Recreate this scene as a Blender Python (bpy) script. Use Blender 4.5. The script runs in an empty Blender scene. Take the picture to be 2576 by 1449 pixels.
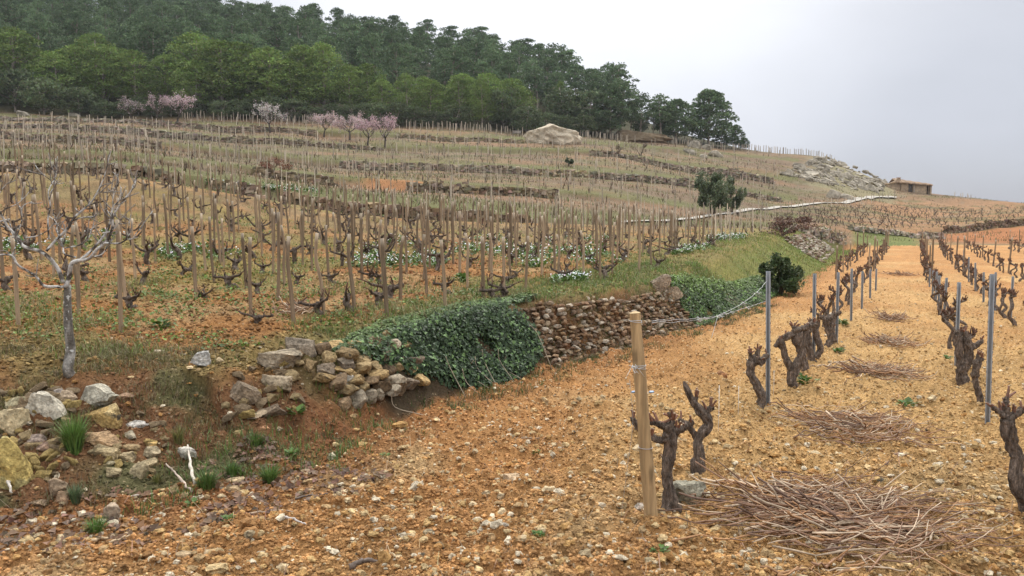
import bpy, math, random
import numpy as np
from math import radians as R
S = bpy.context.scene
rng = np.random.default_rng(7)
random.seed(7)

# ------------------------------------------------------------------ camera, sky, sun, exposure
CAMH, F, PW, PH, HOR = 2.0, 1983.0, 2576.0, 1449.0, 567.0
PITCH = math.atan((PH / 2 - HOR) / F)
cam = bpy.data.cameras.new('camera'); cam.sensor_width = 36.0; cam.lens = 36.0 * F / PW
cam.clip_start = 0.05; cam.clip_end = 3000
camo = bpy.data.objects.new('camera', cam); S.collection.objects.link(camo)
camo.location = (0, 0, CAMH); camo.rotation_euler = (R(90) - PITCH, 0, 0)
S.camera = camo

SUN_EL, SUN_AZ = R(52), R(14)          # azimuth measured from +Y towards +X
W = bpy.data.worlds.new('World'); S.world = W; W.use_nodes = True
wn, wl = W.node_tree.nodes, W.node_tree.links
wn.clear()
def _n(tree, t, **kw):
    n = tree.nodes.new(t)
    for k, v in kw.items(): setattr(n, k, v)
    return n
wt = W.node_tree
sky = _n(wt, 'ShaderNodeTexSky', sky_type='NISHITA', sun_disc=False, sun_elevation=SUN_EL, sun_rotation=SUN_AZ, altitude=400, air_density=1.0, dust_density=2.0, ozone_density=1.0)
tc = _n(wt, 'ShaderNodeTexCoord')
sep = _n(wt, 'ShaderNodeSeparateXYZ'); wl.new(tc.outputs['Generated'], sep.inputs[0])
# overcast layer: darker and bluer low down, brighter overhead and round the hidden sun
ramp = _n(wt, 'ShaderNodeValToRGB')
e = ramp.color_ramp.elements
e[0].position = 0.0; e[0].color = (2.25, 2.34, 2.72, 1)
e[1].position = 1.0; e[1].color = (12.5, 12.6, 13.0, 1)
for p, c in ((0.03, (2.4, 2.5, 2.88, 1)), (0.10, (2.9, 2.98, 3.35, 1)), (0.18, (3.3, 3.38, 3.7, 1)), (0.30, (3.9, 3.95, 4.2, 1)), (0.5, (10.0, 10.1, 10.4, 1))):
    q = ramp.color_ramp.elements.new(p); q.color = c
wl.new(sep.outputs['Z'], ramp.inputs[0])
gd = _n(wt, 'ShaderNodeVectorMath', operation='DOT_PRODUCT')
ga, ge = R(3), R(22)
gd.inputs[1].default_value = (math.sin(ga) * math.cos(ge), math.cos(ga) * math.cos(ge), math.sin(ge))
wl.new(tc.outputs['Generated'], gd.inputs[0])
gm = _n(wt, 'ShaderNodeMapRange', interpolation_type='SMOOTHSTEP'); gm.inputs[1].default_value = 0.88; gm.inputs[2].default_value = 1.0; gm.inputs[3].default_value = 0; gm.inputs[4].default_value = 1
wl.new(gd.outputs['Value'], gm.inputs[0])
glow = _n(wt, 'ShaderNodeVectorMath', operation='SCALE'); glow.inputs[0].default_value = (1.8, 1.78, 1.72); wl.new(gm.outputs[0], glow.inputs['Scale'])
nz = _n(wt, 'ShaderNodeTexNoise'); nz.inputs['Scale'].default_value = 2.2; nz.inputs['Detail'].default_value = 5; nz.inputs['Roughness'].default_value = 0.5
mp = _n(wt, 'ShaderNodeMapping'); mp.inputs['Scale'].default_value = (1, 1, 2.6); wl.new(tc.outputs['Generated'], mp.inputs[0]); wl.new(mp.outputs[0], nz.inputs['Vector'])
nm = _n(wt, 'ShaderNodeMapRange'); nm.inputs[1].default_value = 0.25; nm.inputs[2].default_value = 0.75; nm.inputs[3].default_value = 0.87; nm.inputs[4].default_value = 1.12
wl.new(nz.outputs['Fac'], nm.inputs[0])
ad = _n(wt, 'ShaderNodeVectorMath', operation='ADD'); wl.new(ramp.outputs[0], ad.inputs[0]); wl.new(glow.outputs[0], ad.inputs[1])
mu = _n(wt, 'ShaderNodeVectorMath', operation='SCALE'); wl.new(ad.outputs[0], mu.inputs[0]); wl.new(nm.outputs[0], mu.inputs['Scale'])
mx = _n(wt, 'ShaderNodeMixRGB'); mx.inputs[0].default_value = 0.93
wl.new(sky.outputs[0], mx.inputs[1]); wl.new(mu.outputs[0], mx.inputs[2])
bg = _n(wt, 'ShaderNodeBackground'); bg.inputs['Strength'].default_value = 0.11; wl.new(mx.outputs[0], bg.inputs[0])
wo = _n(wt, 'ShaderNodeOutputWorld'); wl.new(bg.outputs[0], wo.inputs[0])

sl = bpy.data.lights.new('sun', 'SUN'); sl.energy = 1.5; sl.angle = R(10); sl.color = (1.0, 0.96, 0.9)
so = bpy.data.objects.new('sun', sl); S.collection.objects.link(so)
so.rotation_euler = (R(90) - SUN_EL, 0, math.pi - SUN_AZ)
S.view_settings.view_transform = 'Standard'; S.view_settings.look = 'None'
S.view_settings.gamma = 1.0; S.view_settings.exposure = 0.8; S.view_settings.use_curve_mapping = False
S.cycles.max_bounces = 5; S.cycles.diffuse_bounces = 3; S.cycles.transparent_max_bounces = 4
S.cycles.volume_bounces = 0

# ------------------------------------------------------------------ helpers: picture rays, noise, meshes
CP, SP = math.cos(PITCH), math.sin(PITCH)
def ray(u, v):
    xn = (u - PW / 2) / F; yn = (PH / 2 - v) / F
    return np.array([xn, CP + SP * yn, -SP + CP * yn])
def p3(u, v, Y):                        # the point of that sight line at distance Y
    d = ray(u, v); k = Y / d[1]
    return np.array([d[0] * k, Y, CAMH + d[2] * k])
def gz(u, v, z=0.0):                    # where that sight line meets level z
    d = ray(u, v); k = (z - CAMH) / d[2]
    return np.array([d[0] * k, d[1] * k, z])
def pxm(Y): return Y / F                # metres per picture unit at distance Y

def _h(ix, iy, seed):
    a = (ix.astype(np.int64) * 374761393 + iy.astype(np.int64) * 668265263 + seed * 1442695041) & 0xFFFFFFFF
    a = ((a ^ (a >> 13)) * 1274126177) & 0xFFFFFFFF
    a = ((a ^ (a >> 16)) * 2246822519) & 0xFFFFFFFF
    return ((a ^ (a >> 15)) & 0xFFFFFF) / float(0xFFFFFF)
def vn(x, y, seed=0):
    x = np.asarray(x, float); y = np.asarray(y, float)
    ix = np.floor(x); iy = np.floor(y); fx = x - ix; fy = y - iy
    fx = fx * fx * (3 - 2 * fx); fy = fy * fy * (3 - 2 * fy)
    a = _h(ix, iy, seed); b = _h(ix + 1, iy, seed); c = _h(ix, iy + 1, seed); d = _h(ix + 1, iy + 1, seed)
    return (a * (1 - fx) + b * fx) * (1 - fy) + (c * (1 - fx) + d * fx) * fy
def fbm(x, y, o=4, seed=0, g=0.5):
    s = 0; a = 1.0; t = 0
    for k in range(o):
        s = s + a * vn(x * 2 ** k + 17.3 * k, y * 2 ** k - 9.1 * k, seed + k); t += a; a *= g
    return s / t
def worley(x, y, seed=0):
    ix = np.floor(x); iy = np.floor(y); best = np.full(x.shape, 9.0); cid = np.zeros(x.shape)
    for dx in (-1, 0, 1):
        for dy in (-1, 0, 1):
            cx = ix + dx; cy = iy + dy
            px = cx + _h(cx, cy, seed); py = cy + _h(cx, cy, seed + 5)
            d = np.hypot(px - x, py - y); m = d < best
            best = np.where(m, d, best); cid = np.where(m, _h(cx, cy, seed + 9), cid)
    return best, cid
def sm(a, b, x):
    t = np.clip((x - a) / (b - a), 0, 1); return t * t * (3 - 2 * t)

class MB:
    def __init__(s): s.v = []; s.f = []; s.c = []; s.n = 0
    def add(s, V, Fs, col=(1, 1, 1)):
        V = np.asarray(V, float)
        s.v.append(V)
        if isinstance(Fs, np.ndarray): Fs = [Fs]
        for q in Fs:
            q = np.asarray(q, int)
            if q.size: s.f.append(q.reshape(len(q), -1) + s.n)
        c = np.asarray(col, float)
        if c.ndim == 1: c = np.tile(c, (len(V), 1))
        s.c.append(c); s.n += len(V)
    def mesh(s, name, smooth=False, org=None):
        me = bpy.data.meshes.new(name)
        V = np.concatenate(s.v)
        if org is not None: V = V - np.asarray(org)
        me.vertices.add(len(V)); me.vertices.foreach_set('co', V.astype(np.float32).ravel())
        tot = np.concatenate([np.full(len(f), f.shape[1]) for f in s.f]).astype(np.int32)
        idx = np.concatenate([f.ravel() for f in s.f]).astype(np.int32)
        st = np.concatenate([[0], np.cumsum(tot)[:-1]]).astype(np.int32)
        me.loops.add(len(idx)); me.loops.foreach_set('vertex_index', idx)
        me.polygons.add(len(tot)); me.polygons.foreach_set('loop_start', st); me.polygons.foreach_set('loop_total', tot)
        me.polygons.foreach_set('use_smooth', np.full(len(tot), smooth))
        C = np.concatenate(s.c); a = me.attributes.new('Col', 'FLOAT_COLOR', 'POINT')
        a.data.foreach_set('color', np.c_[C, np.ones(len(C))].astype(np.float32).ravel())
        me.update(calc_edges=True)
        return me
def link(name, data, mat=None, parent=None, loc=None, rz=0.0, sc=None):
    o = bpy.data.objects.new(name, data); S.collection.objects.link(o)
    if mat is not None and data is not None: data.materials.clear(); data.materials.append(mat)
    if parent is not None: o.parent = parent
    if loc is not None: o.location = tuple(loc)
    if rz: o.rotation_euler = (0, 0, rz)
    if sc is not None: o.scale = (sc, sc, sc) if np.isscalar(sc) else tuple(sc)
    return o
def tag(o, label, cat, group=None, kind=None):
    o['label'] = label
    if cat: o['category'] = cat
    if group: o['group'] = group
    if kind: o['kind'] = kind
    return o
def copy_tree(root, loc, rz=0.0, sc=1.0):
    r = root.copy(); S.collection.objects.link(r); r.location = tuple(loc); r.rotation_euler = (0, 0, rz)
    r.scale = (sc, sc, sc) if np.isscalar(sc) else tuple(sc)
    for ch in root.children:
        c = ch.copy(); S.collection.objects.link(c); c.parent = r
        for g in ch.children:
            d = g.copy(); S.collection.objects.link(d); d.parent = c
    return r

def ico(sub):
    p = (1 + 5 ** .5) / 2
    V = [(-1, p, 0), (1, p, 0), (-1, -p, 0), (1, -p, 0), (0, -1, p), (0, 1, p), (0, -1, -p), (0, 1, -p), (p, 0, -1), (p, 0, 1), (-p, 0, -1), (-p, 0, 1)]
    Fc = [(0, 11, 5), (0, 5, 1), (0, 1, 7), (0, 7, 10), (0, 10, 11), (1, 5, 9), (5, 11, 4), (11, 10, 2), (10, 7, 6), (7, 1, 8), (3, 9, 4), (3, 4, 2), (3, 2, 6), (3, 6, 8), (3, 8, 9), (4, 9, 5), (2, 4, 11), (6, 2, 10), (8, 6, 7), (9, 8, 1)]
    V = [np.array(v) / np.linalg.norm(v) for v in V]
    for _ in range(sub):
        mid = {}; nf = []
        def m(a, b):
            k = (min(a, b), max(a, b))
            if k not in mid:
                q = V[a] + V[b]; V.append(q / np.linalg.norm(q)); mid[k] = len(V) - 1
            return mid[k]
        for a, b, c in Fc:
            x, y, z = m(a, b), m(b, c), m(c, a); nf += [(a, x, z), (b, y, x), (c, z, y), (x, y, z)]
        Fc = nf
    return np.array(V), np.array(Fc)
ICO = [ico(k) for k in range(5)]
def n3(V, f, seed):
    return (vn(V[:, 0] * f + 31.7, V[:, 1] * f + V[:, 2] * f * .71, seed) + vn(V[:, 2] * f + 11.1, V[:, 0] * f * .6 - V[:, 1] * f * .8, seed + 3)
            + vn(V[:, 1] * f - 5.5, V[:, 2] * f + .5 * V[:, 0] * f, seed + 6)) / 3 - .5
def rock(dims, seed, sub=2, box=0.5, cuts=7, rough=0.08):
    """an angular block: a ball squared up, cut by planes, roughened"""
    r = np.random.default_rng(seed)
    V, Fc = ICO[sub]; V = V.copy()
    k = (np.abs(V) ** 7).sum(1) ** (1 / 7); V = V / (k[:, None] ** box)
    for _ in range(cuts):
        d = r.normal(size=3); d /= np.linalg.norm(d); h = r.uniform(.52, .95)
        ex = V @ d - h; ex = np.where(ex > 0, ex, 0); V = V - ex[:, None] * d
    V = V * (1 + rough * 2 * n3(V, 2.6, seed)[:, None] + rough * n3(V, 7, seed + 40)[:, None] - rough * 1.2 * np.abs(n3(V, 4.5, seed + 60))[:, None])
    V = V / np.abs(V).max(0)
    return V * np.asarray(dims) / 2, Fc
def rot(rx, ry, rz):
    cx, sx, cy, sy, cz, sz = math.cos(rx), math.sin(rx), math.cos(ry), math.sin(ry), math.cos(rz), math.sin(rz)
    return np.array([[cz, -sz, 0], [sz, cz, 0], [0, 0, 1]]) @ np.array([[cy, 0, sy], [0, 1, 0], [-sy, 0, cy]]) @ np.array([[1, 0, 0], [0, cx, -sx], [0, sx, cx]])
def tube(P, rad, sides=8, gnarl=0.0, seed=0, cap=True, ridge=0.0):
    P = np.asarray(P, float); n = len(P); rad = np.broadcast_to(np.asarray(rad, float), (n,))
    T = np.gradient(P, axis=0); T /= np.linalg.norm(T, axis=1)[:, None] + 1e-9
    up = np.array([0, 1, 0.]) if abs(T[0][1]) < .9 else np.array([1., 0, 0])
    V = np.zeros((n, sides, 3)); a = np.linspace(0, 2 * np.pi, sides, endpoint=False)
    u = np.cross(T[0], up)
    for i in range(n):
        u = u - T[i] * (u @ T[i]); u /= np.linalg.norm(u) + 1e-9; w = np.cross(T[i], u)
        V[i] = P[i] + rad[i] * (np.cos(a)[:, None] * u + np.sin(a)[:, None] * w)
    if ridge:
        for i in range(n):
            g = 1 + ridge * np.sin(a * 5 + i * .16 + 2 * vn(a * 0 + i * .2, a * 0, seed)) * (.6 + .8 * vn(a * 0 + i * .09, np.cos(a) * 2, seed + 1)); V[i] = P[i] + (V[i] - P[i]) * g[:, None]
    fq = min(1, 20 / n)
    if gnarl:
        for i in range(n):
            g = 1 + gnarl * (2 * vn(a * 0 + i * .45 * fq, np.sin(a) * 1.3 + np.cos(a) * 1.7 + 7, seed) - 1) + gnarl * .7 * (2 * vn(a * 0 + i * 1.1 * fq, np.cos(a) * 2.5 + 3, seed + 2) - 1)
            V[i] = P[i] + (V[i] - P[i]) * g[:, None]
    V = V.reshape(-1, 3)
    i, j = np.meshgrid(np.arange(n - 1), np.arange(sides), indexing='ij'); i = i.ravel(); j = j.ravel(); k = (j + 1) % sides
    Q = np.c_[i * sides + j, i * sides + k, (i + 1) * sides + k, (i + 1) * sides + j]
    Fs = [Q]
    if cap:
        V = np.vstack([V, P[-1:], P[:1]]); j = np.arange(sides); k = (j + 1) % sides; b = (n - 1) * sides
        Fs.append(np.c_[b + j, b + k, np.full(sides, n * sides)])
        Fs.append(np.c_[k, j, np.full(sides, n * sides + 1)])
    return V, Fs
def smooth_path(P, n):
    """Catmull-Rom through P (any columns)"""
    P = np.asarray(P, float); m = len(P)
    if m < 3: return P[0] + (P[-1] - P[0]) * np.linspace(0, 1, n)[:, None]
    Q = np.vstack([2 * P[0] - P[1], P, 2 * P[-1] - P[-2]])
    t = np.linspace(0, m - 1 - 1e-6, n); i = t.astype(int); f = (t - i)[:, None]
    a, b, c, d = Q[i], Q[i + 1], Q[i + 2], Q[i + 3]
    return .5 * (2 * b + (c - a) * f + (2 * a - 5 * b + 4 * c - d) * f ** 2 + (3 * b - a - 3 * c + d) * f ** 3)

# ------------------------------------------------------------------ materials
def material(name, rough=0.9, tint=(1, 1, 1), n1=(3.0, .75, 1.25), n2=None, bump=None, obj_rand=0.0, trans=0.0, spec=0.25, metal=0.0, speck=None, vscale=None):
    m = bpy.data.materials.new(name); m.use_nodes = True; t = m.node_tree; t.nodes.clear(); L = t.links
    out = _n(t, 'ShaderNodeOutputMaterial'); b = _n(t, 'ShaderNodeBsdfPrincipled')
    b.inputs['Roughness'].default_value = rough; b.inputs['Specular IOR Level'].default_value = spec; b.inputs['Metallic'].default_value = metal
    at = _n(t, 'ShaderNodeAttribute', attribute_name='Col'); co = _n(t, 'ShaderNodeTexCoord')
    cur = at.outputs['Color']; vec = co.outputs['Object']
    if vscale:
        mpn = _n(t, 'ShaderNodeMapping'); mpn.inputs['Scale'].default_value = vscale; L.new(vec, mpn.inputs[0]); vec = mpn.outputs[0]
    def mul(c, val, sock):
        x = _n(t, 'ShaderNodeVectorMath', operation='SCALE'); L.new(c, x.inputs[0]); L.new(sock, x.inputs['Scale']); return x.outputs[0]
    tn = _n(t, 'ShaderNodeVectorMath', operation='MULTIPLY'); L.new(cur, tn.inputs[0]); tn.inputs[1].default_value = tint; cur = tn.outputs[0]
    for q in (n1, n2):
        if not q: continue
        z = _n(t, 'ShaderNodeTexNoise'); z.inputs['Scale'].default_value = q[0]; z.inputs['Detail'].default_value = 6; z.inputs['Roughness'].default_value = .62; L.new(vec, z.inputs['Vector'])
        mr = _n(t, 'ShaderNodeMapRange'); mr.inputs[1].default_value = .3; mr.inputs[2].default_value = .7; mr.inputs[3].default_value = q[1]; mr.inputs[4].default_value = q[2]; L.new(z.outputs['Fac'], mr.inputs[0])
        cur = mul(cur, None, mr.outputs[0])
    if speck:                                   # (scale, colour, threshold): lichen, pale grit or dark pits of their own
        z = _n(t, 'ShaderNodeTexNoise'); z.inputs['Scale'].default_value = speck[0]; z.inputs['Detail'].default_value = 4; L.new(co.outputs['Object'], z.inputs['Vector'])
        mr = _n(t, 'ShaderNodeMapRange'); mr.inputs[1].default_value = speck[2]; mr.inputs[2].default_value = speck[2] + .06; L.new(z.outputs['Fac'], mr.inputs[0])
        mixn = _n(t, 'ShaderNodeMixRGB'); L.new(mr.outputs[0], mixn.inputs[0]); L.new(cur, mixn.inputs[1]); mixn.inputs[2].default_value = (*speck[1], 1); cur = mixn.outputs[0]
    if obj_rand:
        oi = _n(t, 'ShaderNodeObjectInfo'); mr = _n(t, 'ShaderNodeMapRange'); mr.inputs[3].default_value = 1 - obj_rand; mr.inputs[4].default_value = 1 + obj_rand
        L.new(oi.outputs['Random'], mr.inputs[0]); cur = mul(cur, None, mr.outputs[0])
    L.new(cur, b.inputs['Base Color'])
    if bump:
        z = _n(t, 'ShaderNodeTexNoise'); z.inputs['Scale'].default_value = bump[0]; z.inputs['Detail'].default_value = 8; z.inputs['Roughness'].default_value = .65; L.new(vec, z.inputs['Vector'])
        bp = _n(t, 'ShaderNodeBump'); bp.inputs['Strength'].default_value = bump[1]; bp.inputs['Distance'].default_value = bump[2]; L.new(z.outputs['Fac'], bp.inputs['Height']); L.new(bp.outputs[0], b.inputs['Normal'])
    sh = b.outputs[0]
    if trans:
        tr = _n(t, 'ShaderNodeBsdfTranslucent'); L.new(cur, tr.inputs[0]); ms = _n(t, 'ShaderNodeMixShader'); ms.inputs[0].default_value = trans
        L.new(sh, ms.inputs[1]); L.new(tr.outputs[0], ms.inputs[2]); sh = ms.outputs[0]
    L.new(sh, out.inputs[0])
    return m
M = {}
M['rock'] = material('rock', .92, n1=(6, .62, 1.34), n2=(34, .5, 1.5), bump=(22, 1.0, .05), spec=.2, speck=(9, (.10, .085, .06), .66))
M['farrock'] = material('hill_rock', .95, n1=(1.2, .75, 1.25), n2=(5, .7, 1.3), bump=(3, .6, .1), spec=.1)
M['bark'] = material('vine_bark', .95, n1=(30, .38, 1.65), n2=(95, .4, 1.7), bump=(55, 1.0, .06), spec=.15, vscale=(1, 1, .28))
M['pale_bark'] = material('grey_bark', .9, n1=(14, .65, 1.3), n2=(60, .6, 1.4), bump=(50, .7, .01), spec=.2, speck=(24, (.5, .5, .47), .6))
M['stake'] = material('weathered_stake', .85, n1=(8, .75, 1.25), n2=(40, .7, 1.3), bump=(40, .6, .01), obj_rand=.28, vscale=(1, 1, .08), spec=.2)
M['post'] = material('post_wood', .8, n1=(9, .8, 1.2), n2=(45, .72, 1.28), bump=(60, .5, .006), vscale=(1, 1, .07), spec=.25)
M['zinc'] = material('galvanised_steel', .45, n1=(6, .85, 1.15), n2=(60, .9, 1.1), metal=.55, spec=.5)
M['wire'] = material('wire', .45, n1=(9, .8, 1.2), metal=.5)
M['leaf'] = material('leaf', .6, n1=(2.2, .75, 1.25), n2=(30, .8, 1.2), trans=.2, spec=.35)
M['ivy'] = material('ivy_leaf', .5, n1=(1.6, .7, 1.3), n2=(40, .8, 1.25), trans=.1, spec=.2)
M['crown'] = material('pine_needles', .8, n1=(.35, .72, 1.28), n2=(1.6, .75, 1.25), trans=.12, spec=.15, obj_rand=.22)
M['blossom'] = material('blossom', .8, n1=(1.5, .85, 1.15), trans=.25)
M['twig'] = material('cane', .75, n1=(7, .7, 1.3), n2=(50, .8, 1.2), spec=.3)
M['flower'] = material('petals', .7, n1=(5, .9, 1.1), trans=.2)
M['plaster'] = material('house_stone', .95, n1=(1.3, .65, 1.3), n2=(6, .5, 1.5), bump=(5, .8, .08))
M['tile'] = material('roof_tile', .9, n1=(1.2, .75, 1.25), n2=(7, .7, 1.3))
M['track'] = material('track_concrete', .95, n1=(.4, .85, 1.1), n2=(3, .9, 1.1))

def soil_material():
    m = bpy.data.materials.new('soil'); m.use_nodes = True; t = m.node_tree; t.nodes.clear(); L = t.links
    out = _n(t, 'ShaderNodeOutputMaterial'); b = _n(t, 'ShaderNodeBsdfPrincipled'); b.inputs['Roughness'].default_value = .95; b.inputs['Specular IOR Level'].default_value = .1
    at = _n(t, 'ShaderNodeAttribute', attribute_name='Col'); co = _n(t, 'ShaderNodeTexCoord'); vec = co.outputs['Object']; cur = at.outputs['Color']
    for sc, lo, hi, det in ((.6, .86, 1.14, 3), (7, .82, 1.18, 5), (38, .74, 1.26, 4)):
        z = _n(t, 'ShaderNodeTexNoise'); z.inputs['Scale'].default_value = sc; z.inputs['Detail'].default_value = det; z.inputs['Roughness'].default_value = .65; L.new(vec, z.inputs['Vector'])
        mr = _n(t, 'ShaderNodeMapRange'); mr.inputs[1].default_value = .3; mr.inputs[2].default_value = .7; mr.inputs[3].default_value = lo; mr.inputs[4].default_value = hi; L.new(z.outputs['Fac'], mr.inputs[0])
        x = _n(t, 'ShaderNodeVectorMath', operation='SCALE'); L.new(cur, x.inputs[0]); L.new(mr.outputs[0], x.inputs['Scale']); cur = x.outputs[0]
    # pale grit: some voronoi cells are small stones
    vo = _n(t, 'ShaderNodeTexVoronoi'); vo.inputs['Scale'].default_value = 30; L.new(vec, vo.inputs['Vector'])
    sx = _n(t, 'ShaderNodeSeparateXYZ'); L.new(vo.outputs['Color'], sx.inputs[0])
    g1 = _n(t, 'ShaderNodeMath', operation='GREATER_THAN'); g1.inputs[1].default_value = .86; L.new(sx.outputs[0], g1.inputs[0])
    g2 = _n(t, 'ShaderNodeMath', operation='LESS_THAN'); g2.inputs[1].default_value = .36; L.new(vo.outputs['Distance'], g2.inputs[0])
    g3 = _n(t, 'ShaderNodeMath', operation='MULTIPLY'); L.new(g1.outputs[0], g3.inputs[0]); L.new(g2.outputs[0], g3.inputs[1])
    ga_ = _n(t, 'ShaderNodeAttribute', attribute_name='grit'); g4 = _n(t, 'ShaderNodeMath', operation='MULTIPLY'); L.new(g3.outputs[0], g4.inputs[0]); L.new(ga_.outputs['Fac'], g4.inputs[1])
    mixn = _n(t, 'ShaderNodeMixRGB'); L.new(g4.outputs[0], mixn.inputs[0]); L.new(cur, mixn.inputs[1]); mixn.inputs[2].default_value = (.55, .42, .26, 1)
    L.new(mixn.outputs[0], b.inputs['Base Color'])
    z = _n(t, 'ShaderNodeTexNoise'); z.inputs['Scale'].default_value = 32; z.inputs['Detail'].default_value = 8; z.inputs['Roughness'].default_value = .7; L.new(vec, z.inputs['Vector'])
    bp = _n(t, 'ShaderNodeBump'); bp.inputs['Strength'].default_value = 1.0; bp.inputs['Distance'].default_value = .05; L.new(z.outputs['Fac'], bp.inputs['Height']); L.new(bp.outputs[0], b.inputs['Normal'])
    L.new(b.outputs[0], out.inputs[0]); return m
M['soil'] = soil_material()

# ------------------------------------------------------------------ the lie of the land
# bank between the lower field and the upper terrace: foot of the bank on the lower field
FOOT_PX = [(-500, 1360), (-200, 1325), (0, 1300), (240, 1275), (480, 1232), (720, 1190), (880, 1120), (1000, 1062), (1120, 1010), (1250, 968), (1420, 915), (1600, 868), (1760, 818), (1900, 768), (2000, 716), (2080, 668), (2150, 640)]
FOOT = np.array([gz(u, v)[:2] for u, v in FOOT_PX])
FOOT = np.vstack([[-14, 2.5], FOOT, [25.0, 62], [25.0, 90]])
FOOT = np.vstack([FOOT[:1], smooth_path(FOOT[1:-2], 90), FOOT[-2:]])
SEG = np.linalg.norm(np.diff(FOOT, axis=0), axis=1); ARC = np.r_[0, np.cumsum(SEG)]
def foot_near(x, y):
    """signed distance to the foot of the bank (positive on the terrace side) and the station along it"""
    x = np.asarray(x, float); y = np.asarray(y, float)
    bd = np.full(x.shape, 1e9); bs = np.ones(x.shape); bu = np.zeros(x.shape)
    for i in range(len(FOOT) - 1):
        a, b = FOOT[i], FOOT[i + 1]; d = b - a; l2 = d @ d
        t = np.clip(((x - a[0]) * d[0] + (y - a[1]) * d[1]) / l2, 0, 1)
        dx = x - a[0] - t * d[0]; dy = y - a[1] - t * d[1]; q = np.hypot(dx, dy)
        sg = np.where(d[0] * dy - d[1] * dx > 0, 1.0, -1.0)
        m = q < bd - 1e-9
        bd = np.where(m, q, bd); bs = np.where(m, sg, bs); bu = np.where(m, ARC[i] + t * SEG[i], bu)
    return bd * bs, bu
def foot_at(u, s=0.0):
    """plan point at station u, distance s inside the bank, with the outward normal"""
    i = int(np.clip(np.searchsorted(ARC, u) - 1, 0, len(SEG) - 1)); f = (u - ARC[i]) / SEG[i]
    d = (FOOT[i + 1] - FOOT[i]) / SEG[i]; nrm = np.array([-d[1], d[0]])
    return FOOT[i] + d * SEG[i] * f + nrm * s, -nrm, d
def station(u, v):
    p = gz(u, v)[:2]; return float(foot_near(np.array([p[0]]), np.array([p[1]]))[1][0])
ST = {k: station(*next(q for q in FOOT_PX if q[0] == k)) for k, _ in FOOT_PX}
STK = sorted(ST); STU = np.array([ST[k] for k in STK])
def st(px): return float(np.interp(px, STK, STU))
BW_PX = [-500, 0, 480, 720, 880, 1000, 1120, 1420, 1480, 1740, 1800, 1900, 2000, 2150]
BW = [2.6, 1.8, 2.0, 1.6, .95, .8, .6, .6, .5, .6, 1.0, 1.5, 2.2, 3.6]
BWU = np.array([st(k) for k in BW_PX])
# upper terrace: thin-plate surface through measured points
TER = [p3(-400, 1010, 6.0), p3(0, 1005, 6.3), p3(300, 975, 6.7), p3(500, 900, 7.7), p3(830, 832, 9.2), p3(1150, 785, 10.3), p3(1450, 703, 15.5), p3(1700, 640, 23.5), p3(1850, 610, 33), p3(1950, 590, 52),
       p3(-300, 440, 34), p3(0, 442, 34), p3(300, 448, 34), p3(600, 492, 35), p3(858, 540, 36), p3(1200, 559, 38), p3(1500, 566, 42), p3(1800, 573, 47), p3(1940, 577, 52), p3(600, 640, 18), p3(100, 610, 18), p3(1200, 640, 20)]
TER = np.array(TER)
def _tps(P):
    n = len(P); d = np.linalg.norm(P[:, None, :2] - P[None, :, :2], axis=2); K = np.where(d > 0, d ** 2 * np.log(d + 1e-12), 0) + np.eye(n) * 3.0
    A = np.block([[K, np.c_[np.ones(n), P[:, :2]]], [np.c_[np.ones(n), P[:, :2]].T, np.zeros((3, 3))]])
    return np.linalg.solve(A, np.r_[P[:, 2], 0, 0, 0])
TW = _tps(TER)
def z_terrace(x, y):
    s = TW[-3] + TW[-2] * x + TW[-1] * y
    for i in range(len(TER)):
        d = np.hypot(x - TER[i, 0], y - TER[i, 1]); s = s + TW[i] * np.where(d > 0, d * d * np.log(d + 1e-12), 0)
    return np.clip(s, .35, 6)
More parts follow.
